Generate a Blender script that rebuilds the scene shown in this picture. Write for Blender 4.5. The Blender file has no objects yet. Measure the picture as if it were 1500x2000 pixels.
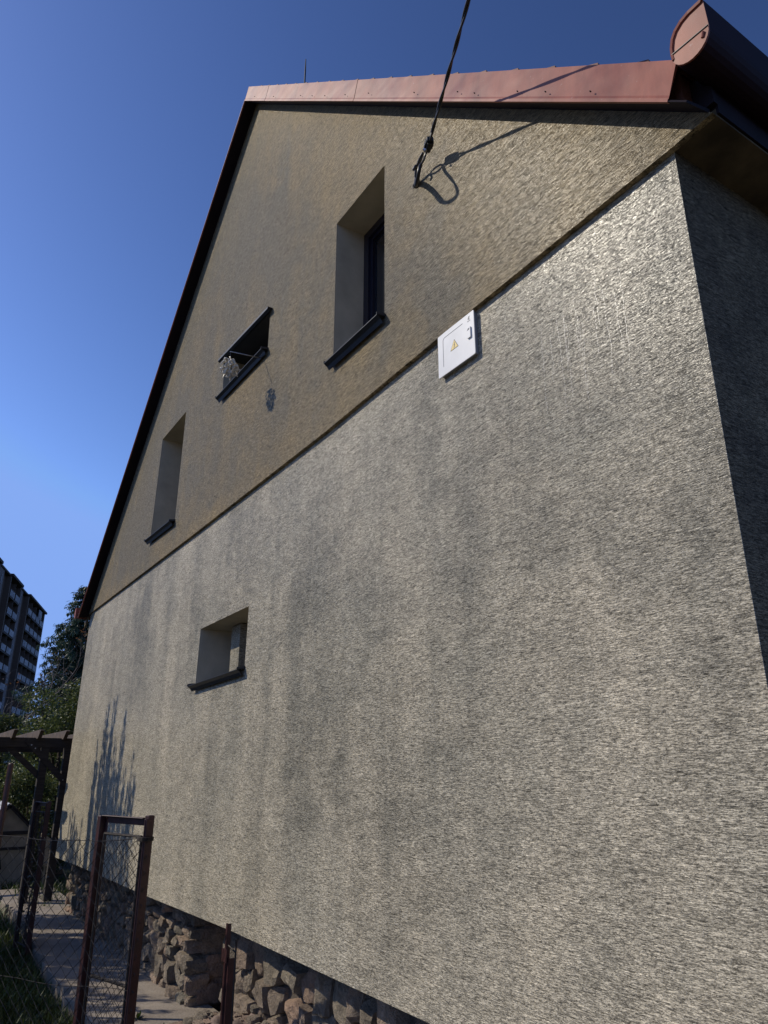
import bpy, bmesh, math, random
import numpy as np
from mathutils import Vector, Matrix
from math import radians as R, sin, cos, tan, pi, atan2, sqrt

scene = bpy.context.scene
col = scene.collection
# ---------------------------------------------------------------- camera
cam_d = bpy.data.cameras.new("camera"); cam = bpy.data.objects.new("camera", cam_d); col.objects.link(cam)
cam.location = (0, -2.2, 1.88)
AL, TH = R(32.7), R(19.6)
fwd = Vector((-cos(AL) * cos(TH), sin(AL) * cos(TH), sin(TH)))
cam.rotation_euler = fwd.to_track_quat('-Z', 'Y').to_euler()
cam_d.sensor_fit = 'VERTICAL'; cam_d.sensor_height = 36.0; cam_d.lens = 1409 / 2000 * 36
cam_d.clip_start = 0.05; cam_d.clip_end = 3000
scene.camera = cam
# ---------------------------------------------------------------- sky and sun
SUN = Vector((-0.74, -1.0, 1.07)).normalized()
world = bpy.data.worlds.new("World"); scene.world = world; world.use_nodes = True
wn = world.node_tree; wn.nodes.clear()
wo = wn.nodes.new('ShaderNodeOutputWorld'); bg = wn.nodes.new('ShaderNodeBackground'); sk = wn.nodes.new('ShaderNodeTexSky')
sk.sky_type = 'NISHITA'; sk.sun_disc = False
sk.sun_elevation = math.asin(SUN.z); sk.sun_rotation = atan2(SUN.x, SUN.y)
sk.altitude = 600; sk.air_density = 1.0; sk.dust_density = 0.6; sk.ozone_density = 3.0
bg.inputs['Strength'].default_value = 0.09
gm = wn.nodes.new('ShaderNodeGamma'); gm.inputs[1].default_value = 1.85          # deep polarised-looking blue
tn = wn.nodes.new('ShaderNodeMix'); tn.data_type = 'RGBA'; tn.blend_type = 'MULTIPLY'; tn.inputs[0].default_value = 1; tn.inputs[7].default_value = (1.16, .87, .72, 1)
mn = wn.nodes.new('ShaderNodeVectorMath'); mn.operation = 'MINIMUM'; mn.inputs[1].default_value = (3.6, 6.2, 13.5)
wn.links.new(sk.outputs[0], gm.inputs[0]); wn.links.new(gm.outputs[0], tn.inputs[6]); wn.links.new(tn.outputs[2], mn.inputs[0]); wn.links.new(mn.outputs[0], bg.inputs[0])
wn.links.new(bg.outputs[0], wo.inputs[0])
sl = bpy.data.lights.new("sun", 'SUN'); sl.energy = 4.8; sl.angle = R(0.5); sl.color = (1.0, 0.915, 0.76)
so = bpy.data.objects.new("sun", sl); col.objects.link(so)
so.rotation_euler = SUN.to_track_quat('Z', 'Y').to_euler(); so.location = SUN * 50
scene.view_settings.view_transform = 'Standard'; scene.view_settings.look = 'None'
scene.view_settings.exposure = -0.45; scene.view_settings.gamma = 1.0
scene.view_settings.use_curve_mapping = False
scene.cycles.max_bounces = 6

# ---------------------------------------------------------------- helpers
class MB:
    """collects faces, builds one mesh object"""
    def __init__(s): s.v = []; s.f = []
    def face(s, pts):
        n = len(s.v); s.v += [tuple(p) for p in pts]; s.f.append(list(range(n, n + len(pts))))
    def add(s, vs, fs):
        n = len(s.v); s.v += [tuple(p) for p in vs]; s.f += [[i + n for i in f] for f in fs]
    def box(s, a, b):
        x0, y0, z0 = [min(a[i], b[i]) for i in range(3)]; x1, y1, z1 = [max(a[i], b[i]) for i in range(3)]
        s.add([(x0,y0,z0),(x1,y0,z0),(x1,y1,z0),(x0,y1,z0),(x0,y0,z1),(x1,y0,z1),(x1,y1,z1),(x0,y1,z1)],
              [(0,3,2,1),(4,5,6,7),(0,1,5,4),(1,2,6,5),(2,3,7,6),(3,0,4,7)])
    def obox(s, o, ax, ay, az):
        o, ax, ay, az = map(Vector, (o, ax, ay, az))
        vs = [o, o+ax, o+ax+ay, o+ay, o+az, o+ax+az, o+ax+ay+az, o+ay+az]
        s.add(vs, [(0,3,2,1),(4,5,6,7),(0,1,5,4),(1,2,6,5),(2,3,7,6),(3,0,4,7)])
    def bar(s, a, b, w, h=None, up=(0, 0, 1)):
        a, b = Vector(a), Vector(b); h = h or w
        d = (b - a).normalized(); u = Vector(up)
        if abs(d.dot(u)) > .98: u = Vector((1, 0, 0))
        x = d.cross(u).normalized(); y = x.cross(d).normalized()
        s.obox(a - x*w/2 - y*h/2, x*w, y*h, b - a)
    def tube(s, pts, r, n=8, cap=True):
        pts = [Vector(p) for p in pts]; rr = r if isinstance(r, (list, tuple)) else [r]*len(pts)
        base = len(s.v); x = None
        for i, p in enumerate(pts):
            d = (pts[min(i+1, len(pts)-1)] - pts[max(i-1, 0)]).normalized()
            if x is None:
                x = d.orthogonal().normalized()
            else:
                x = (x - d*x.dot(d)); x = x.normalized() if x.length > 1e-6 else d.orthogonal().normalized()
            y = d.cross(x)
            for k in range(n):
                a = 2*pi*k/n
                s.v.append(tuple(p + (x*cos(a) + y*sin(a))*rr[i]))
        for i in range(len(pts)-1):
            for k in range(n):
                a = base+i*n+k; b = base+i*n+(k+1) % n
                s.f.append([a, b, b+n, a+n])
        if cap:
            s.f.append([base+k for k in range(n)][::-1]); e = base+(len(pts)-1)*n
            s.f.append([e+k for k in range(n)])
    def prism(s, prof, off):
        """prof: ordered 3D points, extruded by off"""
        n = len(prof); off = Vector(off)
        s.add([Vector(p) for p in prof] + [Vector(p)+off for p in prof],
              [list(range(n))[::-1], [i+n for i in range(n)]] + [[i, (i+1) % n, (i+1) % n+n, i+n] for i in range(n)])
    def build(s, name, mat, parent=None, smooth=False, bevel=0, loc=None):
        me = bpy.data.meshes.new(name); me.from_pydata(s.v, [], s.f); me.update()
        o = bpy.data.objects.new(name, me); col.objects.link(o)
        if mat: me.materials.append(mat)
        bm = bmesh.new(); bm.from_mesh(me)
        if len(bm.verts) < 60000:
            bmesh.ops.recalc_face_normals(bm, faces=bm.faces)
        bm.to_mesh(me); bm.free()
        if smooth: me.polygons.foreach_set('use_smooth', [True]*len(me.polygons))
        if loc is not None:
            me.transform(Matrix.Translation(-Vector(loc))); o.location = loc
        if bevel:
            b = o.modifiers.new('bevel', 'BEVEL'); b.width = bevel; b.segments = 2; b.limit_method = 'ANGLE'
        if parent:
            o.parent = parent
            o.matrix_parent_inverse = Matrix.Identity(4)
            if parent.location.length > 0 or parent.parent:
                w = wmat(parent)
                me.transform(w.inverted() @ Matrix.Translation(o.location)); o.location = (0, 0, 0)
        return o

def wmat(o):
    m = Matrix.LocRotScale(o.location, o.rotation_euler, o.scale)
    return (wmat(o.parent) @ m) if o.parent else m

def tag(o, label=None, cat=None, group=None, kind=None):
    if label: o['label'] = label
    if cat: o['category'] = cat
    if group: o['group'] = group
    if kind: o['kind'] = kind
    return o
def thing(name, loc, label, cat, group=None):
    o = bpy.data.objects.new(name, None); col.objects.link(o); o.location = loc; o.empty_display_size = .1
    return tag(o, label, cat, group)
def copy_tree(o, parent=None):
    c = o.copy(); col.objects.link(c); c.parent = parent
    for ch in list(o.children): copy_tree(ch, c)
    return c

# ---------------------------------------------------------------- materials
class NT:
    def __init__(s, name):
        s.m = bpy.data.materials.new(name); s.m.use_nodes = True; s.t = s.m.node_tree
        s.b = s.t.nodes['Principled BSDF']; s.co = s.t.nodes.new('ShaderNodeTexCoord')
    def node(s, t, **kw):
        n = s.t.nodes.new(t)
        for k, v in kw.items(): setattr(n, k, v)
        return n
    def link(s, a, b): s.t.links.new(a, b)
    def map(s, scale=(1,1,1), rot=(0,0,0), loc=(0,0,0), src='Object'):
        n = s.node('ShaderNodeMapping'); n.inputs['Scale'].default_value = scale
        n.inputs['Rotation'].default_value = rot; n.inputs['Location'].default_value = loc
        if isinstance(src, str):
            if src == 'World':
                g = s.node('ShaderNodeNewGeometry'); s.link(g.outputs['Position'], n.inputs[0])
            else: s.link(s.co.outputs[src], n.inputs[0])
        else: s.link(src, n.inputs[0])
        return n.outputs[0]
    def noise(s, vec, scale=5, detail=4, rough=.5, dist=0):
        n = s.node('ShaderNodeTexNoise'); s.link(vec, n.inputs['Vector'])
        n.inputs['Scale'].default_value = scale; n.inputs['Detail'].default_value = detail
        n.inputs['Roughness'].default_value = rough; n.inputs['Distortion'].default_value = dist
        return n.outputs[0]
    def ramp(s, fac, stops):
        n = s.node('ShaderNodeValToRGB'); e = n.color_ramp.elements
        while len(e) > 1: e.remove(e[-1])
        e[0].position, e[0].color = stops[0][0], (*stops[0][1], 1) if hasattr(stops[0][1], '__len__') else (*[stops[0][1]]*3, 1)
        for p, c in stops[1:]:
            q = e.new(p); q.color = (*c, 1) if hasattr(c, '__len__') else (c, c, c, 1)
        s.link(fac, n.inputs[0]); return n.outputs[0]
    def mix(s, fac, a, b, mode='MIX'):
        n = s.node('ShaderNodeMix'); n.data_type = 'RGBA'; n.blend_type = mode
        for v, i in ((fac, 0), (a, 6), (b, 7)):
            if hasattr(v, 'is_linked') or hasattr(v, 'links'): s.link(v, n.inputs[i])
            elif i == 0: n.inputs[0].default_value = v
            else: n.inputs[i].default_value = (*v, 1)
        return n.outputs[2]
    def math(s, op, a, b=0.0, clamp=False):
        n = s.node('ShaderNodeMath'); n.operation = op; n.use_clamp = clamp
        for v, i in ((a, 0), (b, 1)):
            if hasattr(v, 'links'): s.link(v, n.inputs[i])
            else: n.inputs[i].default_value = v
        return n.outputs[0]
    def bump(s, h, strength=.5, dist=.01, normal=None):
        n = s.node('ShaderNodeBump'); n.inputs['Strength'].default_value = strength; n.inputs['Distance'].default_value = dist
        s.link(h, n.inputs['Height'])
        if normal: s.link(normal, n.inputs['Normal'])
        return n.outputs[0]
    def set(s, color=None, rough=None, metal=None, normal=None, spec=None):
        for v, k in ((color, 'Base Color'), (rough, 'Roughness'), (metal, 'Metallic'), (normal, 'Normal'), (spec, 'Specular IOR Level')):
            if v is None: continue
            if hasattr(v, 'links'): s.link(v, s.b.inputs[k])
            elif k == 'Base Color': s.b.inputs[k].default_value = (*v, 1)
            else: s.b.inputs[k].default_value = v
        return s.m

def plaster(name, light, dark, tint, bias=0.0, masks=None, rough=.85, coat=.3, sx=1.0):
    """rubbed scratch render: short horizontal grooves and grain, groove shade painted into the colour, plus weather stains"""
    n = NT(name)
    g1 = n.noise(n.map((20*sx, 20*sx, 185), src='World'), 1.0, 3, .62, .2)
    rd = n.noise(n.map((25*sx, 25*sx, 160), rot=(0, R(2), 0), loc=(3, 5, 2), src='World'), 1.0, 4, .6, .35)
    ridge = n.ramp(n.math('ABSOLUTE', n.math('SUBTRACT', rd, .5)), [(0.0, 0.0), (.009, .25), (.026, 1.0)])
    g1b = n.noise(n.map((38*sx, 38*sx, 250), rot=(0, R(4), 0), src='World'), 1.0, 2, .6, .2)
    g2 = n.noise(n.map((1, 1, 1.8), src='World'), 150, 2, .7)
    g3 = n.noise(n.map((13, 13, 78), rot=(0, R(-4), 0), src='World'), 1.0, 4, .72, .8)
    mid = n.noise(n.map((7, 7, 22), src='World'), 1.0, 4, .7, .5)
    pits = n.ramp(g3, [(0.33, 0.0), (0.41, 1.0)])
    hh = n.math('ADD', n.math('MULTIPLY', g1, .8), n.math('MULTIPLY', g2, .7))
    hh = n.math('ADD', hh, n.math('MULTIPLY', g1b, .5))
    hh = n.math('ADD', hh, n.math('MULTIPLY', pits, .25))
    hh = n.math('ADD', hh, n.math('MULTIPLY', ridge, .35))
    nor = n.bump(hh, 1.0, .0038)
    # stains
    big = n.noise(n.map((.6, .6, .34), src='World'), 1.0, 3, .55, .3)
    drip = n.noise(n.map((2.6, 2.6, .22), src='World'), 1.0, 4, .62, .5)
    drip2 = n.noise(n.map((9, 9, .8), src='World'), 1.0, 3, .6, .5)
    spot = n.noise(n.map((2.4, 2.4, 3.2), src='World'), 1.0, 6, .64, .6)
    f = n.math('ADD', n.math('MULTIPLY', big, .50), n.math('MULTIPLY', drip, .40))
    f = n.math('ADD', f, n.math('MULTIPLY', spot, .45))
    f = n.math('ADD', f, n.math('MULTIPLY', drip2, .12))
    f = n.math('SUBTRACT', f, .09)
    if masks: f = masks(n, f)
    f = n.math('ADD', f, bias)
    c = n.ramp(f, [(0.50, light), (0.64, tuple(.55*p+.45*q for p, q in zip(light, dark))), (0.78, dark)])
    hue = n.ramp(n.noise(n.map((1.3, 1.3, .9), loc=(7, 3, 1), src='World'), 1.0, 3, .6), [(0.42, 0.0), (0.62, 1.0)])
    c = n.mix(n.math('MULTIPLY', hue, .40), c, tint, 'MIX')
    # mineral grain, and the shade inside the grooves painted into the colour
    for fac, src, st in ((1.0, g2, [(0.34, .62), (0.5, 1.0), (0.66, 1.38)]),
                         (1.0, g1, [(0.36, .62), (0.46, .97), (.56, 1.06), (.66, 1.25)]),
                         (1.0, ridge, [(0.0, .44), (1.0, 1.06)]),
                         (1.0, g1b, [(0.36, .52), (0.46, 1.0), (.64, 1.25)]),
                         (.8, g3, [(0.33, .30), (0.39, 1.0)]),
                         (.55, mid, [(0.34, .72), (0.5, 1.0), (.66, 1.18)])):
        c = n.mix(fac, c, n.ramp(src, st), 'MULTIPLY')
    cw = n.ramp(g2, [(0.45, 0.15), (0.62, 1.0)])
    n.b.inputs['Coat Roughness'].default_value = .19
    n.link(n.bump(hh, .7, .0012), n.b.inputs['Coat Normal'])
    n.link(n.math('MULTIPLY', cw, coat), n.b.inputs['Coat Weight'])
    return n.set(color=c, rough=rough, normal=nor, spec=.12)

def lower_masks(n, f):
    g = n.node('ShaderNodeNewGeometry'); sp = n.node('ShaderNodeSeparateXYZ'); n.link(g.outputs['Position'], sp.inputs[0])
    z = sp.outputs['Z']; x = sp.outputs['X']
    e = n.ramp(n.math('MULTIPLY', z, .2), [(0.15, -.0 + .0), (0.17, 0.0), (0.30, .32), (0.55, .75), (0.72, .7), (0.83, .45)])
    f = n.math('ADD', f, n.math('MULTIPLY', n.math('SUBTRACT', e, .5), .20))
    # left end of the wall stays paler
    xl = n.ramp(n.math('DIVIDE', n.math('ADD', x, 12.3), 11.0), [(0.0, 0.0), (0.45, 1.0)])
    return n.math('ADD', f, n.math('MULTIPLY', n.math('SUBTRACT', xl, 1.0), .07))
def upper_masks(n, f):
    g = n.node('ShaderNodeNewGeometry'); sp = n.node('ShaderNodeSeparateXYZ'); n.link(g.outputs['Position'], sp.inputs[0])
    z = sp.outputs['Z']; x = sp.outputs['X']
    # distance below the right verge, and above the base of the gable
    a = R(44.4)
    d = n.math('MULTIPLY', n.math('SUBTRACT', n.math('SUBTRACT', 9.25, n.math('MULTIPLY', n.math('ADD', x, 6.22), tan(a))), z), cos(a))
    e1 = n.ramp(d, [(0.05, 0.0), (0.75, .55), (0.95, 1.0)])
    b = n.math('SUBTRACT', z, 4.2)
    e2 = n.ramp(b, [(0.02, 0.0), (0.20, .7), (0.5, 1.0)])
    m = n.math('MULTIPLY', e1, n.math('ADD', n.math('MULTIPLY', e2, .6), .4))
    # washed patches under the sills
    for (x0, x1, zt, dz) in ((-4.1, -3.5, 4.68, .4), (-8.8, -7.9, 4.52, .4), (-6.5, -5.45, 5.47, .8)):
        cx, w = (x0+x1)/2, (x1-x0)/2
        fx = n.math('SUBTRACT', 1.0, n.math('POWER', n.math('ABSOLUTE', n.math('DIVIDE', n.math('SUBTRACT', x, cx), w*1.15)), 4.0), True)
        t = n.math('DIVIDE', n.math('SUBTRACT', zt, z), dz)
        fz = n.math('MULTIPLY', n.math('GREATER_THAN', t, -0.02), n.math('SUBTRACT', 1.0, t, True))
        m = n.math('SUBTRACT', m, n.math('MULTIPLY', n.math('MULTIPLY', fx, fz), .8))
    return n.math('ADD', f, n.math('MULTIPLY', n.math('SUBTRACT', m, .62), .24))

M = {}
M['lower'] = plaster('grey scratch plaster', (.53, .465, .345), (.245, .225, .175), (.345, .32, .25), bias=-.015, masks=lower_masks, coat=.5)
M['upper'] = plaster('tan scratch plaster', (.295, .222, .118), (.19, .165, .118), (.21, .17, .108), bias=0.02, masks=upper_masks, coat=.24, sx=.62)
M['side'] = plaster('grey scratch plaster shaded side', (.26, .205, .125), (.115, .09, .06), (.16, .13, .09), bias=0.02, coat=.0)  # darker copy of the grey plaster, paints the shade of the unlit side

def simple(name, c, rough=.5, metal=0, var=.15, scale=8, bumpd=0, bs=60, spec=.5, stretch=(1, 1, 1), coords='Object'):
    n = NT(name); v = n.map(stretch, src=coords)
    f = n.noise(v, scale, 5, .6)
    c1 = tuple(x*(1-var*1.6) for x in c); c2 = tuple(min(1, x*(1+var)) for x in c)
    cc = n.ramp(f, [(0.3, c1), (0.7, c2)])
    nor = n.bump(n.noise(v, bs, 4, .6), .6, bumpd) if bumpd else None
    return n.set(color=cc, rough=rough, metal=metal, normal=nor, spec=spec)

def red_metal():
    n = NT('faded red painted sheet metal'); v = n.map(src='World')
    f = n.noise(n.map((1.2, 1.2, 1.2), src='World'), 2.0, 5, .6)
    c = n.ramp(f, [(0.3, (.22, .062, .038)), (0.6, (.295, .09, .055)), (0.8, (.36, .13, .082))])
    st = n.ramp(n.noise(n.map((9, 9, 1.4), rot=(0, R(-20), 0), src='World'), 1.0, 5, .65), [(0.35, .78), (0.65, 1.15)])
    c = n.mix(1.0, c, st, 'MULTIPLY')
    sp = n.ramp(n.noise(v, 45, 3, .7), [(0.66, 0.0), (0.74, 1.0)])
    c = n.mix(n.math('MULTIPLY', sp, .35), c, (.5, .4, .36))
    r = n.ramp(f, [(0.3, .38), (0.7, .55)])
    nor = n.bump(n.noise(n.map((2, 2, 2), src='World'), 1.6, 2), .35, .03)
    return n.set(color=c, rough=r, metal=0.0, normal=nor, spec=.35)
M['red'] = red_metal()
M['trail'] = simple('dried shiny slime', (.5, .48, .45), .35, 0, .05, 5, spec=1.0)
M['eave'] = simple('shade-darkened tan eave plaster', (.13, .095, .05), .9, 0, .35, 5, .004, 60, coords='Object')  # tan plaster darkened to paint the shade under the eave
M['reveal'] = simple('smooth reveal plaster', (.46, .40, .29), .8, 0, .12, 4, .002, 60)
M['redpost'] = simple('worn dark red steel paint', (.05, .016, .014), .5, 0, .35, 14, .0008, 90)
M['rust'] = simple('rusty wire', (.035, .027, .022), .65, .3, .4, 30)
M['anth'] = simple('anthracite sheet metal', (.030, .033, .040), .42, .1, .15, 6, spec=.4)
M['frame'] = simple('dark blue window frame', (.011, .011, .022), .35, 0, .1, 5)
M['tile'] = simple('terracotta roof tile', (.16, .06, .04), .7, 0, .35, 6, .004, 60)
M['soffit'] = simple('shade-darkened verge underside', (.014, .008, .011), .7, 0, .2, 6, spec=.2)  # near-black colour paints the shade under the verge
M['gutter'] = simple('shade-darkened gutter enamel', (.022, .010, .012), .6, 0, .25, 3, spec=.12)  # red darkened to paint the shade on the gutter's unlit run
M['white'] = simple('white enamel', (.76, .75, .72), .32, 0, .05, 7, spec=.5)
M['greyplastic'] = simple('grey metal edge', (.32, .33, .35), .4, 0, .05, 7)
M['black'] = simple('black rubber', (.012, .012, .014), .4, 0, .2, 20)
M['zinc'] = simple('galvanised steel', (.35, .36, .38), .35, .85, .15, 30)
M['steel'] = simple('dark weathered steel', (.10, .10, .105), .4, .7, .3, 30)
M['yellow'] = simple('yellow warning film', (.75, .55, .16), .45, 0, .05, 12)
M['ink'] = simple('black ink', (.02, .02, .02), .5)
M['inkgrey'] = simple('grey ink', (.16, .16, .17), .5)
M['wood'] = simple('weathered dark wood', (.042, .032, .025), .75, 0, .35, 3, .002, 30, stretch=(3, 1, 12))
M['woodend'] = simple('weathered wood', (.10, .07, .055), .75, 0, .35, 10, .002, 50)
M['bark'] = simple('bark', (.05, .038, .028), .85, 0, .4, 9, .01, 25, stretch=(3, 3, 1))
M['twig'] = simple('grey twig bark', (.11, .09, .085), .8, 0, .3, 9)
M['shedwall'] = simple('pale cement panel', (.42, .35, .26), .8, 0, .15, 5, .001, 80)
M['sheddark'] = simple('dark trim board', (.025, .02, .02), .6, 0, .2, 5)
M['shedroof'] = simple('pale corrugated sheet', (.5, .52, .55), .4, .2, .1, 5)
M['shell'] = simple('bleached driftwood', (.62, .58, .50), .5, 0, .35, 60)
M['dirt'] = simple('rubble dirt', (.20, .145, .115), .9, 0, .35, 11, .012, 45)

def glass_mat(name='dark window glass'):
    n = NT(name); return n.set(color=(.012, .014, .018), rough=.03, spec=.9)
M['glass'] = glass_mat()

def stone_mat():
    n = NT('rubble stone')
    oi = n.node('ShaderNodeNewGeometry')
    hue = n.ramp(oi.outputs['Random Per Island'], [(0.0, (.27, .22, .16)), (0.25, (.32, .235, .17)), (0.45, (.21, .185, .14)), (0.62, (.36, .24, .17)), (0.8, (.29, .245, .18)), (1.0, (.23, .185, .135))])
    v = n.map(src='World')
    a = n.ramp(n.noise(v, 9, 6, .65, .5), [(0.3, .55), (0.7, 1.3)])
    b = n.ramp(n.noise(v, 60, 4, .7), [(0.3, .7), (0.7, 1.2)])
    c = n.mix(1.0, n.mix(1.0, hue, a, 'MULTIPLY'), b, 'MULTIPLY')
    h = n.math('ADD', n.noise(v, 22, 6, .7, .8), n.math('MULTIPLY', n.noise(v, 90, 4, .7), .4))
    return n.set(color=c, rough=.85, normal=n.bump(h, 1.0, .03))
M['stone'] = stone_mat()
M['mortar'] = simple('earthy mortar', (.11, .09, .07), .95, 0, .3, 12, .02, 35)
M['cellar'] = simple('grey cellar render', (.14, .12, .10), .9, 0, .3, 4, .012, 20)

def concrete():
    n = NT('worn concrete path'); v = n.map(src='World')
    f = n.noise(v, 3.2, 6, .65); c = n.ramp(f, [(0.3, (.19, .155, .125)), (0.7, (.34, .29, .235))])
    c = n.mix(.8, c, n.ramp(n.noise(v, 60, 4, .7), [(0.35, .65), (0.65, 1.15)]), 'MULTIPLY')
    cr = n.node('ShaderNodeTexVoronoi'); cr.feature = 'DISTANCE_TO_EDGE'; n.link(n.map((1.1, .9, 1), src='World'), cr.inputs['Vector']); cr.inputs['Scale'].default_value = 1.0
    c = n.mix(.25, c, n.ramp(cr.outputs[0], [(0.0, .4), (0.012, 1.0)]), 'MULTIPLY')
    return n.set(color=c, rough=.85, normal=n.bump(n.math('ADD', n.noise(v, 30, 5, .7), n.noise(v, 5, 2)), .8, .008))
M['concrete'] = concrete()
M['bounce_ground'] = simple('pale bounce gravel', (.15, .13, .10), .9, 0, .3, 6, .01, 70)  # colour of the unseen ground that bounces light onto the wall
def ground_mat():
    n = NT('lawn soil'); v = n.map(src='World')
    c = n.ramp(n.noise(v, 1.7, 7, .7), [(0.3, (.022, .018, .012)), (0.5, (.03, .04, .014)), (0.75, (.05, .07, .02))])
    return n.set(color=c, rough=.95, normal=n.bump(n.noise(v, 25, 5, .7), 1.0, .03))
M['ground'] = ground_mat()

def leaf_mat(name, a, b, c3, rough=.4, trans=.35):
    n = NT(name); g = n.node('ShaderNodeNewGeometry')
    c = n.ramp(g.outputs['Random Per Island'], [(0.0, a), (0.5, b), (1.0, c3)])
    big = n.ramp(n.noise(n.map(src='World'), .8, 3), [(0.3, .6), (0.7, 1.35)])
    c = n.mix(1.0, c, big, 'MULTIPLY')
    n.set(color=c, rough=rough, spec=.5)
    tr = n.node('ShaderNodeBsdfTranslucent'); n.link(c, tr.inputs[0])
    mx = n.node('ShaderNodeMixShader'); mx.inputs[0].default_value = trans
    out = [q for q in n.t.nodes if q.type == 'OUTPUT_MATERIAL'][0]
    n.link(n.b.outputs[0], mx.inputs[1]); n.link(tr.outputs[0], mx.inputs[2]); n.link(mx.outputs[0], out.inputs[0])
    return n.m
M['leaf_bush'] = leaf_mat('glossy bush leaves', (.05, .075, .018), (.085, .11, .028), (.14, .15, .04), .5)
M['leaf_bush2'] = leaf_mat('dull bush leaves', (.025, .045, .018), (.045, .075, .022), (.075, .10, .03), .4)
M['leaf_con'] = leaf_mat('larch needles', (.025, .05, .03), (.04, .075, .045), (.065, .10, .055), .45)
M['leaf_red'] = leaf_mat('reddish dry leaves', (.13, .05, .03), (.2, .09, .04), (.16, .12, .05), .5)
M['grass'] = leaf_mat('grass blades', (.04, .07, .012), (.075, .11, .02), (.12, .13, .035), .5)

# ================================================================ HOUSE
XR, XL = -1.28, -12.22            # right and left corners of the lower wall
YL = 0.03                          # face of the lower wall; the gable wall face is y = 0
AR, ALF = R(44.4), R(40.3)
AX, AZ = -6.22, 9.25               # apex of the verge lip
house = thing('gable_house', (-6.7, 0.03, 0), 'large plastered house with tan gable over grey lower wall, red metal verge and stone foot', 'house')

def holed(name, outer, holes, y, thick, mat, reveal, parent):
    """wall with openings: front face, reveals and rim as one mesh"""
    bm = bmesh.new()
    def ring(pts, yy): return [bm.verts.new((p[0], yy, p[1])) for p in pts]
    rings = [ring(outer, y)] + [ring(h, y) for h in holes]; es = []
    for r in rings:
        for i in range(len(r)): es.append(bm.edges.new((r[i], r[(i+1) % len(r)])))
    bmesh.ops.triangle_fill(bm, edges=es, use_beauty=True, use_dissolve=False)
    front = list(bm.faces)
    # drop faces that fill a hole
    def inside(pt, poly):
        c = False; n = len(poly)
        for i in range(n):
            a, b = poly[i], poly[(i+1) % n]
            if (a[1] > pt[1]) != (b[1] > pt[1]) and pt[0] < (b[0]-a[0])*(pt[1]-a[1])/(b[1]-a[1])+a[0]: c = not c
        return c
    for f in front:
        ce = f.calc_center_median()
        if any(inside((ce.x, ce.z), h) for h in holes): bm.faces.remove(f)
    for f in bm.faces:
        if f.normal.y > 0: f.normal_flip()
    def band(pts, d):
        a = ring(pts, y); b = ring(pts, y+d)
        for i in range(len(a)):
            j = (i+1) % len(a); bm.faces.new((a[i], a[j], b[j], b[i]))
    band(outer, thick if thick < .1 else .003)
    bmesh.ops.recalc_face_normals(bm, faces=[f for f in bm.faces if abs(f.normal.y) < .5])
    me = bpy.data.meshes.new(name); bm.to_mesh(me); bm.free(); me.materials.append(mat)
    o = bpy.data.objects.new(name, me); col.objects.link(o); o.parent = parent
    me.transform(Matrix.Translation(-wmat(parent).translation))
    for h, rv in zip(holes, reveal):
        mb = MB()
        for i in range(4):
            j = (i+1) % 4; a, b = h[i], h[j]
            mb.face([(a[0], y, a[1]), (b[0], y, b[1]), (b[0], y+rv, b[1]), (a[0], y+rv, a[1])])
        mb.build('reveal', M['reveal'], o)
    return o

W1 = [(-4.125, 4.705), (-3.42, 4.70), (-3.42, 5.985), (-4.125, 5.985)]
W2 = [(-8.86, 4.58), (-7.845, 4.545), (-7.84, 5.94), (-8.80, 5.95)]
W3 = [(-6.56, 5.535), (-5.40, 5.50), (-5.395, 5.92), (-6.59, 6.03)]
W4 = [(-6.725, 2.615), (-5.545, 2.64), (-5.535, 3.145), (-6.705, 3.135)]
step = [(-12.22, 4.215), (-7.0, 4.185), (-4.2, 4.185), (-2.5, 4.235), (-1.28, 4.25)]
def lip(o_, xx, side):
    """height at x of a line at offset o_ (normal to the slope) above the verge lip"""
    if side > 0: return AZ + o_/cos(AR) - (xx-AX)*tan(AR)
    return AZ + o_/cos(ALF) - (AX-xx)*tan(ALF)
XE = -1.085                         # outer face of the boxed right eave
XEL = -12.42
outer_up = [(p[0], p[1]) for p in step] + [(XE, 4.262), (XE, lip(.03, XE, 1)), (AX, AZ+.04), (XEL, lip(.03, XEL, -1)), (XEL, 4.19)]
wall_u = holed('gable_wall', outer_up, [W1, W2, W3], 0.0, .029, M['upper'], [.31, .41, .37], house)
bottom = [(-12.34, .665), (-10.8, .705), (-7.6, .752), (-5.5, .798), (-3.1, .806), (-1.28, .81)]
outer_lo = bottom + [(-1.28, 4.26), (-12.16, 4.26)]
wall_l = holed('lower_wall', outer_lo, [W4], YL, .24, M['lower'], [.39], house)
# side wall and the boxed eave above it
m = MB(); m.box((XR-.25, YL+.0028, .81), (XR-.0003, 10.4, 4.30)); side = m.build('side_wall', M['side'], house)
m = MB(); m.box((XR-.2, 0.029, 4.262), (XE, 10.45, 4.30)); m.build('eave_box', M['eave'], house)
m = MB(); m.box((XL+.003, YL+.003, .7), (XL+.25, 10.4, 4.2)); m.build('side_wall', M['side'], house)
m = MB(); m.box((XL+.1, 10.2, .2), (XR-.1, 10.38, 4.3))
m.face([(XL, 10.38, 4.2), (XR, 10.38, 4.2), (AX, 10.38, 9.2)]); m.build('rear_wall', M['side'], house)
# plinth underside of the insulation
m = MB()
for (p, q) in zip(bottom[:-1], bottom[1:]): m.face([(p[0], YL+.001, p[1]+.001), (q[0], YL+.001, q[1]+.001), (q[0], .30, q[1]+.001), (p[0], .30, p[1]+.001)])
m.build('wall_underside', M['cellar'], house)
m = MB(); m.box((XL+.05, .10, .83), (XR-.02, .275, .86)); m.build('wall_base_rail', M['cellar'], house)

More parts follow.
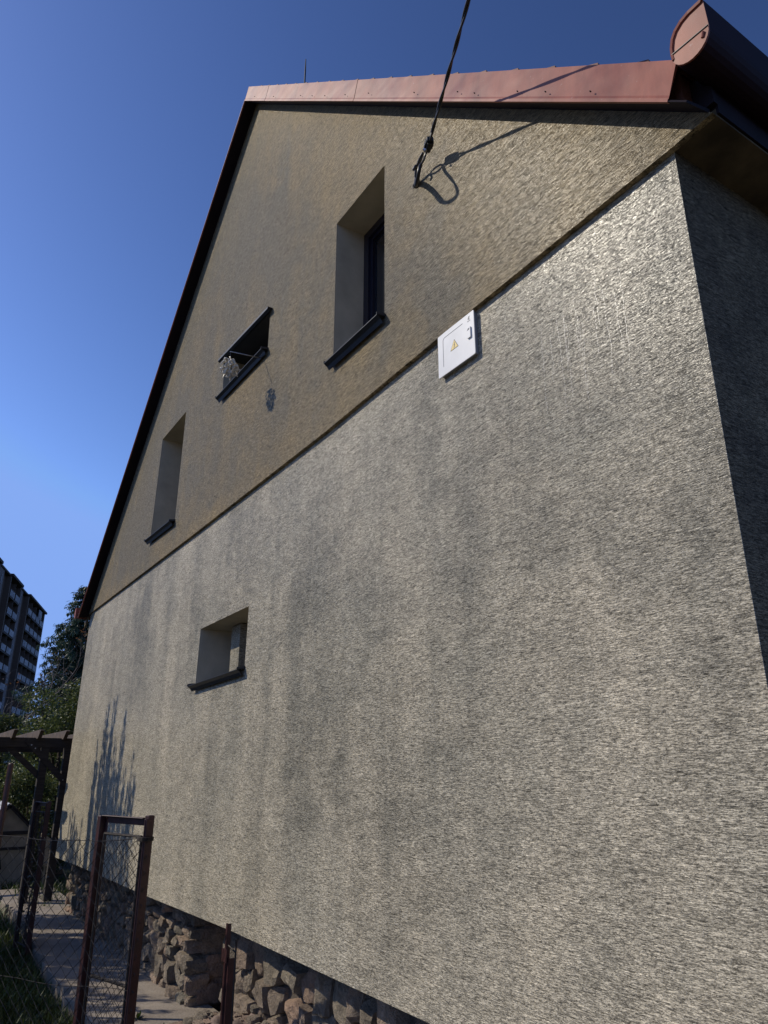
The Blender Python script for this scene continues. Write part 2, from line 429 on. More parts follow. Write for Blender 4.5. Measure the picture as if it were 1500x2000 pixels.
def window(hole, y, depth, name='window', fw=.07, mull=False, sash=True):
    xs = [p[0] for p in hole]; zs = [p[1] for p in hole]
    x0, x1, z0, z1 = min(xs), max(xs), min(zs), max(zs)
    yb = y + depth
    m = MB()
    for a, b in (((x0-.02, z0-.02), (x0+fw, z1+.02)), ((x1-fw, z0-.02), (x1+.02, z1+.02)), ((x0+fw, z0-.02), (x1-fw, z0+fw)), ((x0+fw, z1-fw), (x1-fw, z1+.02))):
        m.box((a[0], yb-.045, a[1]), (b[0], yb+.03, b[1]))
    if mull:
        xm = (x0+x1)/2; m.box((xm-.04, yb-.043, z0+fw), (xm+.04, yb+.03, z1-fw))
    w = m.build(name, M['frame'], house)
    # inner sash step
    m = MB(); a = fw; b = fw+(.035 if sash else .008)
    for p, q in (((x0+a, z0+a), (x0+b, z1-a)), ((x1-b, z0+a), (x1-a, z1-a)), ((x0+b, z0+a), (x1-b, z0+b)), ((x0+b, z1-b), (x1-b, z1-a))):
        m.box((p[0]+.001, yb-.025, p[1]+.001), (q[0]-.001, yb+.02, q[1]-.001))
    m.build('sash', M['frame'], w)
    m = MB(); m.box((x0+b-.005, yb-.004, z0+b-.005), (x1-b+.005, yb+.012, z1-b+.005)); m.build('pane', M['glass'], w)
    m = MB(); m.box((x0-.05, yb+.035, z0-.05), (x1+.05, yb+.05, z1+.05)); m.build('blind', M['frame'], w)
    return w
def sill(w, hole, y, out=.07, ext=.015, lint=False):
    """folded sheet: shallow slope, drip edge and upturned ends"""
    (xa, za), (xb, zb) = (hole[0], hole[1]) if not lint else (hole[3], hole[2])
    xa -= ext; xb += ext
    t = .003
    def rib(x, z):
        if not lint:
            return [(x, y+.24, z+.03), (x, y-out, z-.012), (x, y-out, z-.017), (x, y-out+.028, z-.035), (x, y-out+.045, z-.060),
                    (x, y-out+.048, z-.058), (x, y-out+.031, z-.033), (x, y-out+t, z-.0165), (x, y-out+t, z-.012-t), (x, y+.24, z+.03-t)]
        return [(x, y+.26, z-.004), (x, y-out, z-.004), (x, y-out-.004, z-.03), (x, y-out+.02, z-.045), (x, y-out+.021, z-.042), (x, y-out, z-.029), (x, y-out+t, z-.004-t), (x, y+.26, z-.004-t)]
    a, b = rib(xa, za), rib(xb, zb); n = len(a); m = MB()
    m.add(a+b, [list(range(n))[::-1], [i+n for i in range(n)]] + [[i, (i+1) % n, (i+1) % n+n, i+n] for i in range(n)])
    if not lint:
        for x, z, sgn in ((xa, za, 1), (xb, zb, -1)):
            m.obox((x, y+.0, z-.004), (.003*sgn, 0, 0), (0, -out-.002, -.014), (0, 0, .022))
    m.build('sill' if not lint else 'lintel_flashing', M['anth'], w)
for hole, y, dep, s_ in ((W1, 0, .30, 1), (W2, 0, .40, 1), (W3, 0, .36, 1), (W4, YL, .38, 1)):
    w = window(hole, y, dep, mull=(hole is W3), fw=(.022 if hole is W4 else .07), sash=(hole is not W4))
    sill(w, hole, y)
    if hole is W3:
        sill(w, hole, y, out=.05, ext=.055, lint=True)
        m = MB(); (xc, zc), (xd, zd) = W3[2], W3[3]; m.prism([(xd+.004, .003, zd-.008), (xc-.004, .003, zc-.008), (xc-.004, .003, zc-.012), (xd+.004, .003, zd-.012)], (0, .30, 0)); m.build('soffit_sheet', M['anth'], w)
# plastered service pier standing in the lower window recess
m = MB(); m.box((-6.42, .235, 2.60), (-6.21, .40, 3.13)); m.build('recess_pier', M['lower'], house)

# thin shiny snail trails running down below the sunlit corner
rr = random.Random(61)
for k in range(15):
    m = MB(); x = -2.08+k*.042+rr.uniform(-.02, .02)-(.35 if k > 11 else 0); z = rr.uniform(3.75, 3.95); zl_ = z-rr.uniform(.18, .5)
    while z > zl_:
        l = rr.uniform(.006, .02); x += rr.uniform(-.004, .0045)
        m.add([(x-.0006, YL-.0015, z), (x+.0006, YL-.0015, z), (x+.0006, YL-.002, z-l), (x-.0006, YL-.002, z-l)], [(0, 1, 2, 3)]); z -= l+rr.uniform(.002, .012)
    m.build('snail_trail', M['trail'], wall_l)

# ---- verges (folded red sheet), roof slabs and tiles
def sp(side, u, o_, y):
    """point on a slope: u metres down from the apex plane, offset o_ normal to it"""
    a = AR if side > 0 else ALF
    return Vector((AX + side*(u*cos(a)), y, AZ + o_/cos(a) - u*sin(a)))
def slope_prism(m, side, u0, u1, prof, cut1=0.0):
    n = len(prof); a = [sp(side, u0, o_, y) for (y, o_) in prof]; b = [sp(side, u1 + cut1*o_, o_, y) for (y, o_) in prof]
    m.add(a+b, [list(range(n))[::-1], [i+n for i in range(n)]] + [[i, (i+1) % n, (i+1) % n+n, i+n] for i in range(n)])
UR = (5.05)/cos(AR); UL = (6.02)/cos(ALF)
vergeprof = [(-.150, 0.0), (-.1475, .014), (-.1425, .0145), (-.110, .176), (-.07, .182), (.10, .165), (.10, .160), (-.068, .176), (-.095, .170), (-.143, .018), (-.146, .003), (-.135, .003), (-.135, .0)]
sof_prof = [(-.149, .0005), (-.140, .012), (.01, .046), (.01, .030)]
def px_u(xs): return [(x-AX)/cos(AR) for x in xs]
segs = [0.0, .14, .93, 2.03, 3.62, UR]
for i in range(5):
    m = MB(); slope_prism(m, 1, segs[i]+(0.004 if i else 0), segs[i+1]-(.003 if i < 4 else 0), [(y - .0015*(i % 2), o_) for y, o_ in vergeprof], cut1=(.35 if i == 4 else 0))
    vp = m.build('verge_panel', M['red'], house)
rnd = random.Random(4)
m = MB()                                       # nails along the face
for u in [.5, 1.3, 2.25, 2.6, 2.95, 3.45, 3.95, 4.75, 5.35, 5.55, 6.0, 6.25, 6.6]:
    p = sp(1, u, .045+rnd.uniform(-.006, .01), -.150); m = MB(); m.tube([p, p+Vector((0, -.009, 0))], .003, 6); m.build('nail', M['soffit'], house)
vergeL = [(-.150, 0.0), (-.150, .010), (-.078, .178), (-.06, .182), (.10, .165), (.10, .160), (-.06, .176), (-.075, .172), (-.143, .010), (-.135, .003), (-.135, .0)]
for i, (a, b) in enumerate(((0, 2.6), (2.604, 5.2), (5.204, UL))):
    m = MB(); slope_prism(m, -1, a, b, vergeL); m.build('verge_panel', M['red'], house)
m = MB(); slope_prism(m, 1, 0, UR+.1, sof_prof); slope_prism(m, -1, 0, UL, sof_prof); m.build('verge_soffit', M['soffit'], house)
# tiled slopes
for side, ulen, extra in ((1, UR+.02, 0), (-1, UL+.1, 0)):
    m = MB(); k = 0; u = -.0
    slope_prism(m, side, 0, ulen, [(-.06, .05), (-.06, .15), (10.6, .15), (10.6, .05)])
    while u < ulen-.1:
        u1 = min(u+.36, ulen+.02)
        a = AR if side > 0 else ALF
        # each course: row of rolls as a corrugated strip, thicker at its lower edge
        N = 40 if side > 0 else 10
        top, bot = [], []
        for j in range(N*6+1):
            yy = -.045 + j*.2725/6*(40/N)
            h = .008*(1+cos(j*pi/3))
            top.append((yy, h))
        L = len(top); vs = []
        for (yy, h) in top: vs.append(sp(side, u, .160+h, yy))
        for (yy, h) in top: vs.append(sp(side, u1, .203+h, yy))
        for (yy, h) in top: vs.append(sp(side, u1, .150, yy))
        fs = [[i, i+1, i+1+L, i+L] for i in range(L-1)] + [[i+L, i+1+L, i+1+2*L, i+2*L] for i in range(L-1)] + [[0, L, 2*L]]
        m.add(vs, fs); u += .345
    m.build('roof', M['tile'], house)
m = MB()
for k in range(28):
    y0 = -.06 + k*.38; pts = []
    m.tube([(AX, y0+.05, AZ+.175), (AX, y0+.45, AZ+.185)], [.10, .09], 12)
m.build('ridge_tiles', M['tile'], house, smooth=False)

# ---- gutter on the right eave: half-round trough with tall front, closed by an end cap
def gutter_profile(x0):
    pts = [(-.960, 4.607), (-.985, 4.607), (-1.02, 4.607), (-1.055, 4.598), (-1.085, 4.577), (-1.102, 4.55), (-1.112, 4.51), (-1.114, 4.477)]
    pts += [(-1.035 + .0795*cos(a), 4.468 - .086*sin(a)) for a in [pi - k*pi/12 for k in range(1, 12)]]
    pts += [(-.957, 4.465)]
    return pts
gp = gutter_profile(0)
m = MB(); ring0 = [(x, -.160, z) for x, z in gp]
m.prism(ring0, (0, .004, 0)); cap = m.build('gutter_end_cap', M['red'], house)
m = MB()                                                       # raised rim of the cap and its seam
c = Vector((-1.035, 0, 4.50)); inn = [(c.x + (x-c.x)*.90, z if False else c.z+(z-c.z)*.90) for x, z in gp]
seq = list(range(0, 9))
for i in range(0, 8):
    a, b = gp[i], gp[i+1]; ai, bi = inn[i], inn[i+1]
    m.add([(a[0], -.160, a[1]), (b[0], -.160, b[1]), (b[0], -.170, b[1]), (a[0], -.170, a[1]), (ai[0], -.160, ai[1]), (bi[0], -.160, bi[1]), (bi[0], -.167, bi[1]), (ai[0], -.167, ai[1])],
          [(0,1,2,3), (3,2,6,7), (7,6,5,4)])
m.build('cap_rim', M['red'], cap)
m = MB(); low = [p for p in gp if p[1] <= 4.478]
m.prism([(x, -.1605, z) for x, z in low], (0, -.004, 0)); m.tube([(-.985, -.166, 4.432), (-.978, -.168, 4.452)], .006, 8); m.build('cap_lower_plate', M['red'], cap)
m = MB(); m.bar((-1.1145, -.1665, 4.478), (-.956, -.1665, 4.466), .004, .003); m.build('cap_seam', M['black'], cap)
m = MB()
for k in range(3):
    y0 = -.156 + k*3.6; y1 = y0+3.6 - .0
    sh = [(x - (x-c.x)*(.0 if k % 2 == 0 else .02), y0, z) for x, z in gp]
    m.prism(sh, (0, y1-y0, 0))
for k in range(12):
    yy = .35+k*.8; m.tube([(-1.10, yy, 4.50)] + [(-1.035+.084*cos(a), yy, 4.468-.090*sin(a)) for a in [pi-j*pi/8 for j in range(1, 9)]], .006, 6)
m.build('gutter', M['gutter'], house)
m = MB(); m.box((-1.20, .012, 4.40), (-1.09, 10.45, 4.475)); m.box((XE-.02, .030, 4.272), (XE+.010, 10.45, 4.48)); m.box((-1.23, .004, 4.31), (XE+.012, .0285, 4.478)); m.build('fascia_with_shade_plate', M['soffit'], house)  # last box: dark plate standing in for the gutter end's shadow
# left gutter end, seen edge-on beside the verge
m = MB(); lx = -12.36
m.prism([(lx, -.17, 4.16), (lx-.0, -.17, 4.33), (lx-.05, -.17, 4.33), (lx-.10, -.17, 4.25), (lx-.07, -.17, 4.17)], (0, 10.6, 0)); m.build('gutter', M['red'], house)
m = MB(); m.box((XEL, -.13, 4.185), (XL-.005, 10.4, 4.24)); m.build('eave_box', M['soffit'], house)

# ---- rubble stone foot with the cellar recess
def stones(m, x0, x1, z0f, z1, y, seed, size=(.12, .25), hgt=(.09, .18), keep=None):
    rr = random.Random(seed); z = z0f; row = 0
    while z < z1:
        h = rr.uniform(*hgt); x = x0 - rr.uniform(0, .08)
        while x < x1:
            w = rr.uniform(*size)*(1.0 if rr.random() < .75 else .6)
            xe = min(x+w, x1+.03)
            if keep is None or keep((x+xe)/2, z+h/2):
                d = rr.uniform(.02, .07); hh = h*rr.uniform(.8, 1.08)
                rock(m, ((x+xe)/2, y-d*.25+.05, z+h/2+rr.uniform(-.015, .015)), ((xe-x)*.485, .05+d, hh*.485), rr)
            x = xe + rr.uniform(.004, .016)
        z += h*.97; row += 1
def rock(m, c, s, rr, seg=6):
    """irregular block: a box grid pushed towards a rounded, chipped shape"""
    bm = bmesh.new(); bmesh.ops.create_cube(bm, size=2); bmesh.ops.subdivide_edges(bm, edges=bm.edges, cuts=3, use_grid_fill=True)
    ph = [rr.uniform(0, 6.28) for _ in range(6)]; fr = [rr.uniform(2.0, 5) for _ in range(3)]
    sk1, sk2, sk3 = rr.uniform(-.25, .25), rr.uniform(-.22, .22), rr.uniform(-.2, .2); tw = rr.uniform(-.25, .25)
    cut = [Vector((rr.uniform(-1, 1), rr.uniform(-1, .2), rr.uniform(-1, 1))).normalized() for _ in range(4)]; cd = [rr.uniform(.85, 1.15) for _ in cut]
    for v in bm.verts:
        p = v.co.copy(); q = p.normalized()*1.28
        p = p.lerp(q, .14)
        for n_, d_ in zip(cut, cd):
            e = p.dot(n_)-d_
            if e > 0: p -= n_*e
        p.x += sk1*p.z + sk3*.5*p.z*p.z; p.z += sk2*p.x
        k = 1+.08*sin(fr[0]*p.x+ph[0])*sin(fr[1]*p.z+ph[1])+.05*sin(7*p.x+ph[2]+3*p.z)
        p *= k; p += Vector([rr.uniform(-.06, .06) for _ in range(3)])
        x, z = p.x*s[0], p.z*s[2]
        v.co = Vector((c[0]+x*cos(tw)-z*sin(tw)*.6, c[1]+p.y*s[1], c[2]+z*cos(tw)+x*sin(tw)*.6))
    vs = [v.co.copy() for v in bm.verts]; bm.verts.index_update(); fs = [[v.index for v in f.verts] for f in bm.faces]; bm.free()
    m.add(vs, fs)
base = thing('rubble_stone_foundation', (-6.7, .3, 0), None, None); del base  # placeholder removed below
for o in list(col.objects):
    if o.name == 'rubble_stone_foundation': bpy.data.objects.remove(o)
m = MB(); m.box((-12.2, .285, -.4), (-6.90, .60, .9)); m.box((-5.93, .27, -.4), (-1.3, .60, .9)); m.build('foundation_core', M['mortar'], house)
m = MB(); stones(m, -12.15, -6.86, -.04, .80, .27, 3); m.build('stone_foot', M['stone'], house)
m = MB(); stones(m, -5.95, -1.6, .0, .82, .25, 9, size=(.15, .30), hgt=(.14, .25))
m.build('stone_foot', M['stone'], house)
for xx, sgn in ((-6.88, 1), (-5.96, -1)):
    rr = random.Random(5+sgn); z = -.02; m = MB()
    while z < .75:
        h = rr.uniform(.14, .22); yy = .34
        while yy < .72:
            rock(m, (xx, yy+.08, z+h/2), (.05, .11, h*.53), rr); yy += .2
        z += h
    m.build('recess_cheek', M['stone'], house)
m = MB(); m.box((-7.0, .80, -.2), (-5.85, .84, .9)); m.box((-6.99, .25, .70), (-5.86, .8, .86)); m.build('cellar_recess', M['cellar'], house)
m = MB()
for a, b in (((-6.72, .05), (-6.66, .72)), ((-6.15, .05), (-6.09, .72)), ((-6.66, .66), (-6.15, .72)), ((-6.66, .05), (-6.15, .11))):
    m.box((a[0], .74, a[1]), (b[0], .79, b[1]))
cd = m.build('cellar_hatch', M['sheddark'], house)
m = MB(); m.box((-6.66, .77, .11), (-6.15, .785, .66)); m.build('hatch_panel', M['wood'], cd)

# ================================================================ lightning rod on the ridge
m = MB(); m.tube([(-6.22, .605, 9.40), (-6.22, .605, 10.22), (-6.22, .605, 10.43)], [.011, .011, .006], 8)
rod = m.build('lightning_rod', M['black'], None, loc=(-6.22, .605, 9.40)); tag(rod, 'thin dark lightning rod standing up from the roof ridge', 'lightning rod')
m = MB(); m.box((-6.30, .56, 9.55), (-6.14, .65, 9.60)); m.build('foot_bracket', M['zinc'], rod)

# ================================================================ meter box
bx0, bx1, bz0, bz1 = -2.853, -2.530, 3.955, 4.228; by = .006
box = thing('meter_box', ((bx0+bx1)/2, YL, bz0), 'white electric meter box with yellow warning triangle, mounted under the gable step', 'electric box')
m = MB(); m.box((bx0+.012, by+.004, bz0+.01), (bx1-.010, YL+.01, bz1-.004)); m.build('housing', M['greyplastic'], box)
def rrect(x0, z0, x1, z1, r, y, n=5):
    pts = []
    for cx, cz, a0 in ((x1-r, z0+r, -90), (x1-r, z1-r, 0), (x0+r, z1-r, 90), (x0+r, z0+r, 180)):
        for k in range(n+1):
            a = R(a0+90*k/n); pts.append((cx+r*cos(a), y, cz+r*sin(a)))
    return pts
m = MB(); m.prism(rrect(bx0, bz0, bx1, bz1, .008, by), (0, -.006, 0)); door = m.build('door', M['white'], box, bevel=.0015)
m = MB(); o1 = rrect(bx0+.048, bz0+.035, bx1-.075, bz1-.035, .02, by-.0062); o2 = rrect(bx0+.050, bz0+.037, bx1-.077, bz1-.037, .018, by-.0062)
n_ = len(o1)
for i in range(n_):
    j = (i+1) % n_
    if i > 11 or i < 0 or True:
        if 11 <= i <= 17: m.add([o1[i], o1[j], o2[j], o2[i]] + [Vector(p)+Vector((0, -.0012, 0)) for p in (o1[i], o1[j], o2[j], o2[i])], [(4,5,6,7), (0,1,5,4), (2,3,7,6)])
m.build('groove_shade', M['inkgrey'], door)  # grey strip paints the groove's shade along its top and left edges
m = MB(); m.prism(rrect(bx1-.054, bz0+.113, bx1-.024, bz0+.180, .005, by-.006), (0, -.009, 0)); lock = m.build('lock', M['white'], door, bevel=.001)
m = MB(); m.bar((bx1-.047, by-.0155, bz0+.162), (bx1-.031, by-.0155, bz0+.170), .003, .002); m.tube([(bx1-.039, by-.014, bz0+.166), (bx1-.039, by-.0165, bz0+.166)], .004, 10); m.build('keyhole', M['ink'], lock)
tx, tz, ts = bx0+.150, bz0+.139, .072                # warning triangle
def tri(s, y): return [(tx-s/2, y, tz-s*.289), (tx+s/2, y, tz-s*.289), (tx, y, tz+s*.577)]
m = MB(); m.prism(tri(ts, by-.0062), (0, -.0006, 0)); sg = m.build('warning_sign', M['ink'], door)
m = MB(); m.prism(tri(ts*.86, by-.0069), (0, -.0004, 0)); m.build('sign_face', M['yellow'], sg)
m = MB(); bo = [(.004, .026), (-.006, .004), (.0, .004), (-.004, -.012), (-.007, -.010), (-.002, -.018), (.003, -.009), (.0005, -.011), (.007, .009), (.001, .009), (.008, .026)]
m.prism([(tx+a*.85, by-.0074, tz+b*.85) for a, b in bo], (0, -.0005, 0)); m.build('lightning_bolt', M['ink'], sg)
m = MB()                                                      # small emblem and lettering, top right
ex, ez = bx1-.042, bz1-.044
m.prism([(ex-.009, by-.0062, ez+.006), (ex+.002, by-.0062, ez+.008), (ex+.010, by-.0062, ez+.026), (ex+.004, by-.0062, ez+.022), (ex-.003, by-.0062, ez+.024)], (0, -.0005, 0))
m.prism([(ex-.004, by-.0062, ez+.003), (ex+.007, by-.0062, ez+.004), (ex+.006, by-.0062, ez+.010), (ex-.002, by-.0062, ez+.010)], (0, -.0005, 0))
for k, w in enumerate((.003, .0035, .002, .0035, .003)): m.box((ex-.012+k*.0052, by-.0067, ez-.008), (ex-.012+k*.0052+w, by-.0062, ez-.002))
m.build('maker_mark', M['inkgrey'], door)
m = MB()
for z in (bz0+.045, bz1-.045):
    m = MB(); m.box((bx0-.002, by-.004, z-.013), (bx0+.001, by+.004, z+.013)); m.build('hinge', M['zinc'], box)

# ================================================================ overhead service cable and its anchor
P1 = Vector((-2.747, -.110, 5.513)); P2 = Vector((-2.193, -.373, 5.410))
cdir = (P2-P1).normalized()
cable = thing('overhead_cable', P2, 'black twisted overhead power cable rising from the gable anchor to the sky', 'cable')
def cpt(s):  # gentle sag over a long span
    return P1 + cdir*s + Vector((0, 0, .0035*s*s))
for ph in (0, pi):
    pts = []; N = 420
    for i in range(N+1):
        s = 0.10 + (i/N)**1.6*16; p = cpt(s); rr_ = .0052*min(1, (s-.05)/.2+.3)
        a = ph + s*2*pi/.42; u_ = cdir.orthogonal().normalized(); v_ = cdir.cross(u_)
        pts.append(p + (u_*cos(a)+v_*sin(a))*rr_)
    m = MB(); m.tube(pts, .0064, 6); m.build('strand', M['black'], cable, smooth=True)
anchor = thing('cable_anchor', (-3.02, 0, 5.47), 'wall hook with ring, clamp and cable loop holding the overhead cable on the gable', 'cable anchor')
def anc(name, pts, r, mat='black', n=8):
    m = MB(); m.tube(pts, r, n); return m.build(name, M[mat], anchor, smooth=True)
# eye bolt on the wall
anc('eye_bolt', [(-3.041, .02, 5.477), (-3.041, -.012, 5.477)], .008, 'zinc')
m = MB(); m.tube([Vector((-3.041+.012*cos(a), -.018, 5.477+.014*sin(a))) for a in [k*2*pi/14 for k in range(15)]], .0035, 6); m.build('ring', M['black'], anchor, smooth=True)
# thick sleeve bending down from the wall, then the slim cable loop climbing to the clamp
sleeve = [(-3.035, .01, 5.489), (-3.011, -.012, 5.486), (-2.982, -.032, 5.468), (-2.952, -.054, 5.435), (-2.921, -.075, 5.393), (-2.901, -.095, 5.356), (-2.882, -.11, 5.316), (-2.866, -.124, 5.287)]
anc('cable_sleeve', sleeve, .019)
loop = [(-2.866, -.124, 5.287), (-2.847, -.137, 5.266), (-2.817, -.155, 5.256), (-2.784, -.169, 5.258), (-2.758, -.18, 5.273), (-2.750, -.178, 5.302), (-2.755, -.164, 5.335), (-2.769, -.146, 5.371), (-2.787, -.126, 5.409), (-2.81, -.101, 5.457), (-2.821, -.088, 5.494), (-2.797, -.090, 5.516), (-2.750, -.108, 5.512)]
def smooth_pts(p, k=3):
    p = [Vector(q) for q in p]
    for _ in range(k):
        q = [p[0]]
        for a, b in zip(p[:-1], p[1:]): q += [a*.75+b*.25, a*.25+b*.75]
        p = q+[p[-1]]
    return p
lp = smooth_pts(loop, 2)
anc('loop_wire', lp, [.012 if i < len(lp)*.5 else .007 for i in range(len(lp))])
lp2 = [p + Vector((.014, -.006, -.010))*max(0, min(1, (i/len(lp)-.45)*5))*(1 if i < len(lp)-4 else .3) for i, p in enumerate(lp)]
anc('loop_wire', lp2[len(lp)//2:], .0065)
# hook, shackle links and clamp
hookp = [(-3.02, -.015, 5.49), (-2.975, -.045, 5.515), (-2.94, -.065, 5.530), (-2.925, -.078, 5.520), (-2.932, -.088, 5.502), (-2.948, -.084, 5.498)]
anc('hook', smooth_pts(hookp, 2), .009, 'steel')
lnk = [Vector((-2.875, -.082, 5.522)) + Vector((.050*cos(a), -.016*cos(a), .012*sin(a)+.002)) + Vector((0, .010*sin(a), 0)) for a in [k*2*pi/20 for k in range(21)]]
anc('shackle', lnk, .0065, 'steel')
cl = P1 - cdir*.0
m = MB()
for k, (s0, s1, w, h) in enumerate(((-.05, .06, .042, .030), (-.04, .045, .028, .052), (-.015, .035, .054, .034))):
    m.bar(cl+cdir*s0, cl+cdir*s1, w, h)
for q in (-.02, .02): m.tube([cl+cdir*q+Vector((0, 0, -.03)), cl+cdir*q+Vector((0, 0, .032))], .006, 6)
m.build('clamp', M['black'], anchor, bevel=.003)
anc('clamp_bolt', [cl+Vector((.0, .0, -.012)), cl+Vector((.055, -.004, -.030))], .005)
m = MB(); m.bar(cl+Vector((-.025, -.02, -.022)), cl+Vector((-.012, -.01, -.04)), .016, .012); m.build('clamp_tag', M['zinc'], anchor)
for off in (-.009, .009):
    anc('strand_tail', [cl+Vector((-.01, 0, off)), cpt(.06)+Vector((0, 0, off*1.3)), cpt(.13)], .0065)

# ================================================================ rod with hanging ornament by the narrow window
tip = Vector((-5.496, -.32, 5.423))
orn = thing('hanging_ornament', (-5.486, 0, 5.45), 'thin metal rod with a pale shell and driftwood ornament hanging by the narrow gable window', 'ornament')
m = MB(); m.tube([(-5.484, .01, 5.452), (-5.488, -.12, 5.441), tip], .0042, 8); m.build('rod', M['zinc'], orn, smooth=True)
m = MB(); m.tube([tip+Vector((0, .004, .0)), tip+Vector((0, .004, -.065))], .0016, 5); m.build('string', M['inkgrey'], orn)
rr = random.Random(21); m = MB(); top = tip+Vector((0, .004, -.06))
for k in range(130):
    t = rr.random(); a = rr.uniform(0, 2*pi); rad = .085*sin(pi*min(1, .15+t*.9))*rr.uniform(.3, 1)
    p = top + Vector((cos(a)*rad, sin(a)*rad, -.015-.17*t)); d = Vector((cos(a+rr.uniform(-1, 1))*.03, sin(a)*.03, rr.uniform(-.055, -.01)))
    q = p + d*rr.uniform(.5, 1); mid = (p+q)/2 + Vector([rr.uniform(-.008, .008) for _ in range(3)])
    m.tube([p, mid, q], [.003, rr.uniform(.007, .012), .003], 5)
m.tube([top, top+Vector((0, 0, -.15))], .003, 5)
for sx in (-1, 1): m.tube([top+Vector((sx*.02, 0, -.13)), top+Vector((sx*.034, 0, -.165)), top+Vector((sx*.03, 0, -.185))], [.006, .005, .001], 5)
m.build('ornament_body', M['shell'], orn)

# ================================================================ GROUND
def hgrid(name, x0, x1, y0, y1, nx, ny, zf, mat, kind='structure'):
    vs = [(x0+(x1-x0)*i/nx, y0+(y1-y0)*j/ny, 0) for j in range(ny+1) for i in range(nx+1)]
    vs = [(x, y, zf(x, y)) for x, y, _ in vs]
    fs = [[j*(nx+1)+i, j*(nx+1)+i+1, (j+1)*(nx+1)+i+1, (j+1)*(nx+1)+i] for j in range(ny) for i in range(nx)]
    m = MB(); m.add(vs, fs); o = m.build(name, mat, smooth=True); 
    if kind: o['kind'] = kind
    return o
def nz(x, y): return .03*sin(1.7*x+.6*y)+.02*sin(3.1*y-1.3*x+1)+.012*sin(7*x+2)*sin(6*y)
g = hgrid('ground', -1500, 1500, -1500, 1500, 4, 4, lambda x, y: -.30, M['ground'])
g2 = hgrid('lawn', -26, 4, -9, 14, 150, 110, lambda x, y: -.16+nz(x, y)*.7, M['ground'])
# concrete path, broken along its outer edge
rr = random.Random(8); m = MB(); edge = []
x = -14.6
while x < -6.2:
    edge.append((x, -.50+rr.uniform(-.035, .03)+(.10 if x < -11 else 0))); x += rr.uniform(.18, .5)
    edge.append((edge[-1][0]+rr.uniform(.01, .05), edge[-1][1]+rr.uniform(-.06, .06)))
edge.append((-4.6, -.52))
inner = [(-4.6, .40), (-6.1, .42), (-14.6, .45)]
m.prism([(x, y, -.28) for x, y in edge+inner], (0, 0, .28)); p_ = m.build('path', M['concrete'], bevel=.008); p_['kind'] = 'structure'
# rubble earth rising against the wall on the right
def dz(x, y):
    t = max(0, min(1, (x+6.55)/1.2)); s_ = max(0, min(1, (y+.55)/.5))
    return -.02 + .30*t*t*(3-2*t)*(.35+.65*s_) + .02*sin(19*x)*sin(17*y+1)+.016*sin(31*x+2+9*y)+.012*sin(47*y+13*x)
d_ = hgrid('dirt', -6.45, 1.5, -.35, .95, 260, 60, dz, M['dirt'])
rr = random.Random(44); m = MB()
for _ in range(240):
    x = rr.uniform(-6.4, -3.2); y = rr.uniform(-.25, .33); q = rr.uniform(.008, .035)*(1 if rr.random() < .85 else 1.8)
    rock(m, (x, y, dz(x, y)+q*.3), (q*1.3, q, q*.8), rr)
o = m.build('gravel', M['stone']); tag(o, 'loose rubble stones lying on the dirt', 'rubble'); o['kind'] = 'stuff'
# unseen pale ground added to bounce warm light onto the wall
g3_ = hgrid('bounce_ground', -4.6, 26, -22, -.95, 40, 40, lambda x, y: -.03+nz(x, y)*.2, M['bounce_ground'])
# far paving, half in shade
m = MB(); rr = random.Random(2)
for i in range(6):
    for j in range(7):
        x0 = -21+i*.62; y0 = -3.2+j*.62; t = rr.uniform(-.01, .01)
        m.box((x0, y0, -.2), (x0+.6, y0+.6, -.06+t))
o = m.build('paving_slabs', M['concrete'], bevel=.01); o['kind'] = 'structure'

# grass: uncountable, one object
def blades(m, n, fx, fy, hmin, hmax, rr, zf, w=.006):
    for _ in range(n):
        x, y = fx(rr), fy(rr); h = rr.uniform(hmin, hmax); a = rr.uniform(0, 2*pi); l = rr.uniform(.2, .9)*h
        z = zf(x, y); d = Vector((cos(a), sin(a), 0)); s_ = Vector((-sin(a), cos(a), 0))*w*rr.uniform(.6, 1.4)
        p = Vector((x, y, z)); q = p+d*l*.35+Vector((0, 0, h*.65)); t = p+d*l+Vector((0, 0, h))
        m.add([p-s_, p+s_, q+s_*.8, q-s_*.8, t], [(0, 1, 2, 3), (3, 2, 4)])
rr = random.Random(6); m = MB(); zl = lambda x, y: -.18+nz(x, y)*.7
blades(m, 16000, lambda r: r.uniform(-10.5, -5.6), lambda r: -.54-abs(r.gauss(0, .8)), .05, .17, rr, zl)
blades(m, 9000, lambda r: r.uniform(-18, -10.5), lambda r: r.uniform(-2.2, -.45), .05, .2, rr, zl, .009)
blades(m, 6000, lambda r: r.uniform(-16, -12.4), lambda r: r.uniform(-.2, 3.0), .08, .28, rr, zl, .01)
o = m.build('grass', M['grass']); o['kind'] = 'stuff'
tag(o, 'uneven short grass beside the path', 'grass')
# little weeds along the path edge
rr = random.Random(16)
WG = 'small weeds along the path'
def weed(x, y, z, n, s, label):
    m = MB()
    for _ in range(n):
        a = rr.uniform(0, 2*pi); l = s*rr.uniform(.5, 1); e = rr.uniform(.3, 1.2)
        d = Vector((cos(a)*cos(e), sin(a)*cos(e), sin(e))); sd = Vector((-sin(a), cos(a), 0))*l*.16
        p = Vector((x, y, z)); m.add([p, p+d*l*.5-sd, p+d*l, p+d*l*.5+sd], [(0, 1, 2, 3)])
    o = m.build('weed', M['grass'], loc=(x, y, z)); tag(o, label, 'weed', WG)
weed(-6.75, -.20, 0, 14, .09, 'small leafy weed growing out of the concrete path, right of the near gate post')
weed(-6.35, -.10, 0, 12, .07, 'tiny weed at the stone foot end of the path, near the bottom edge')

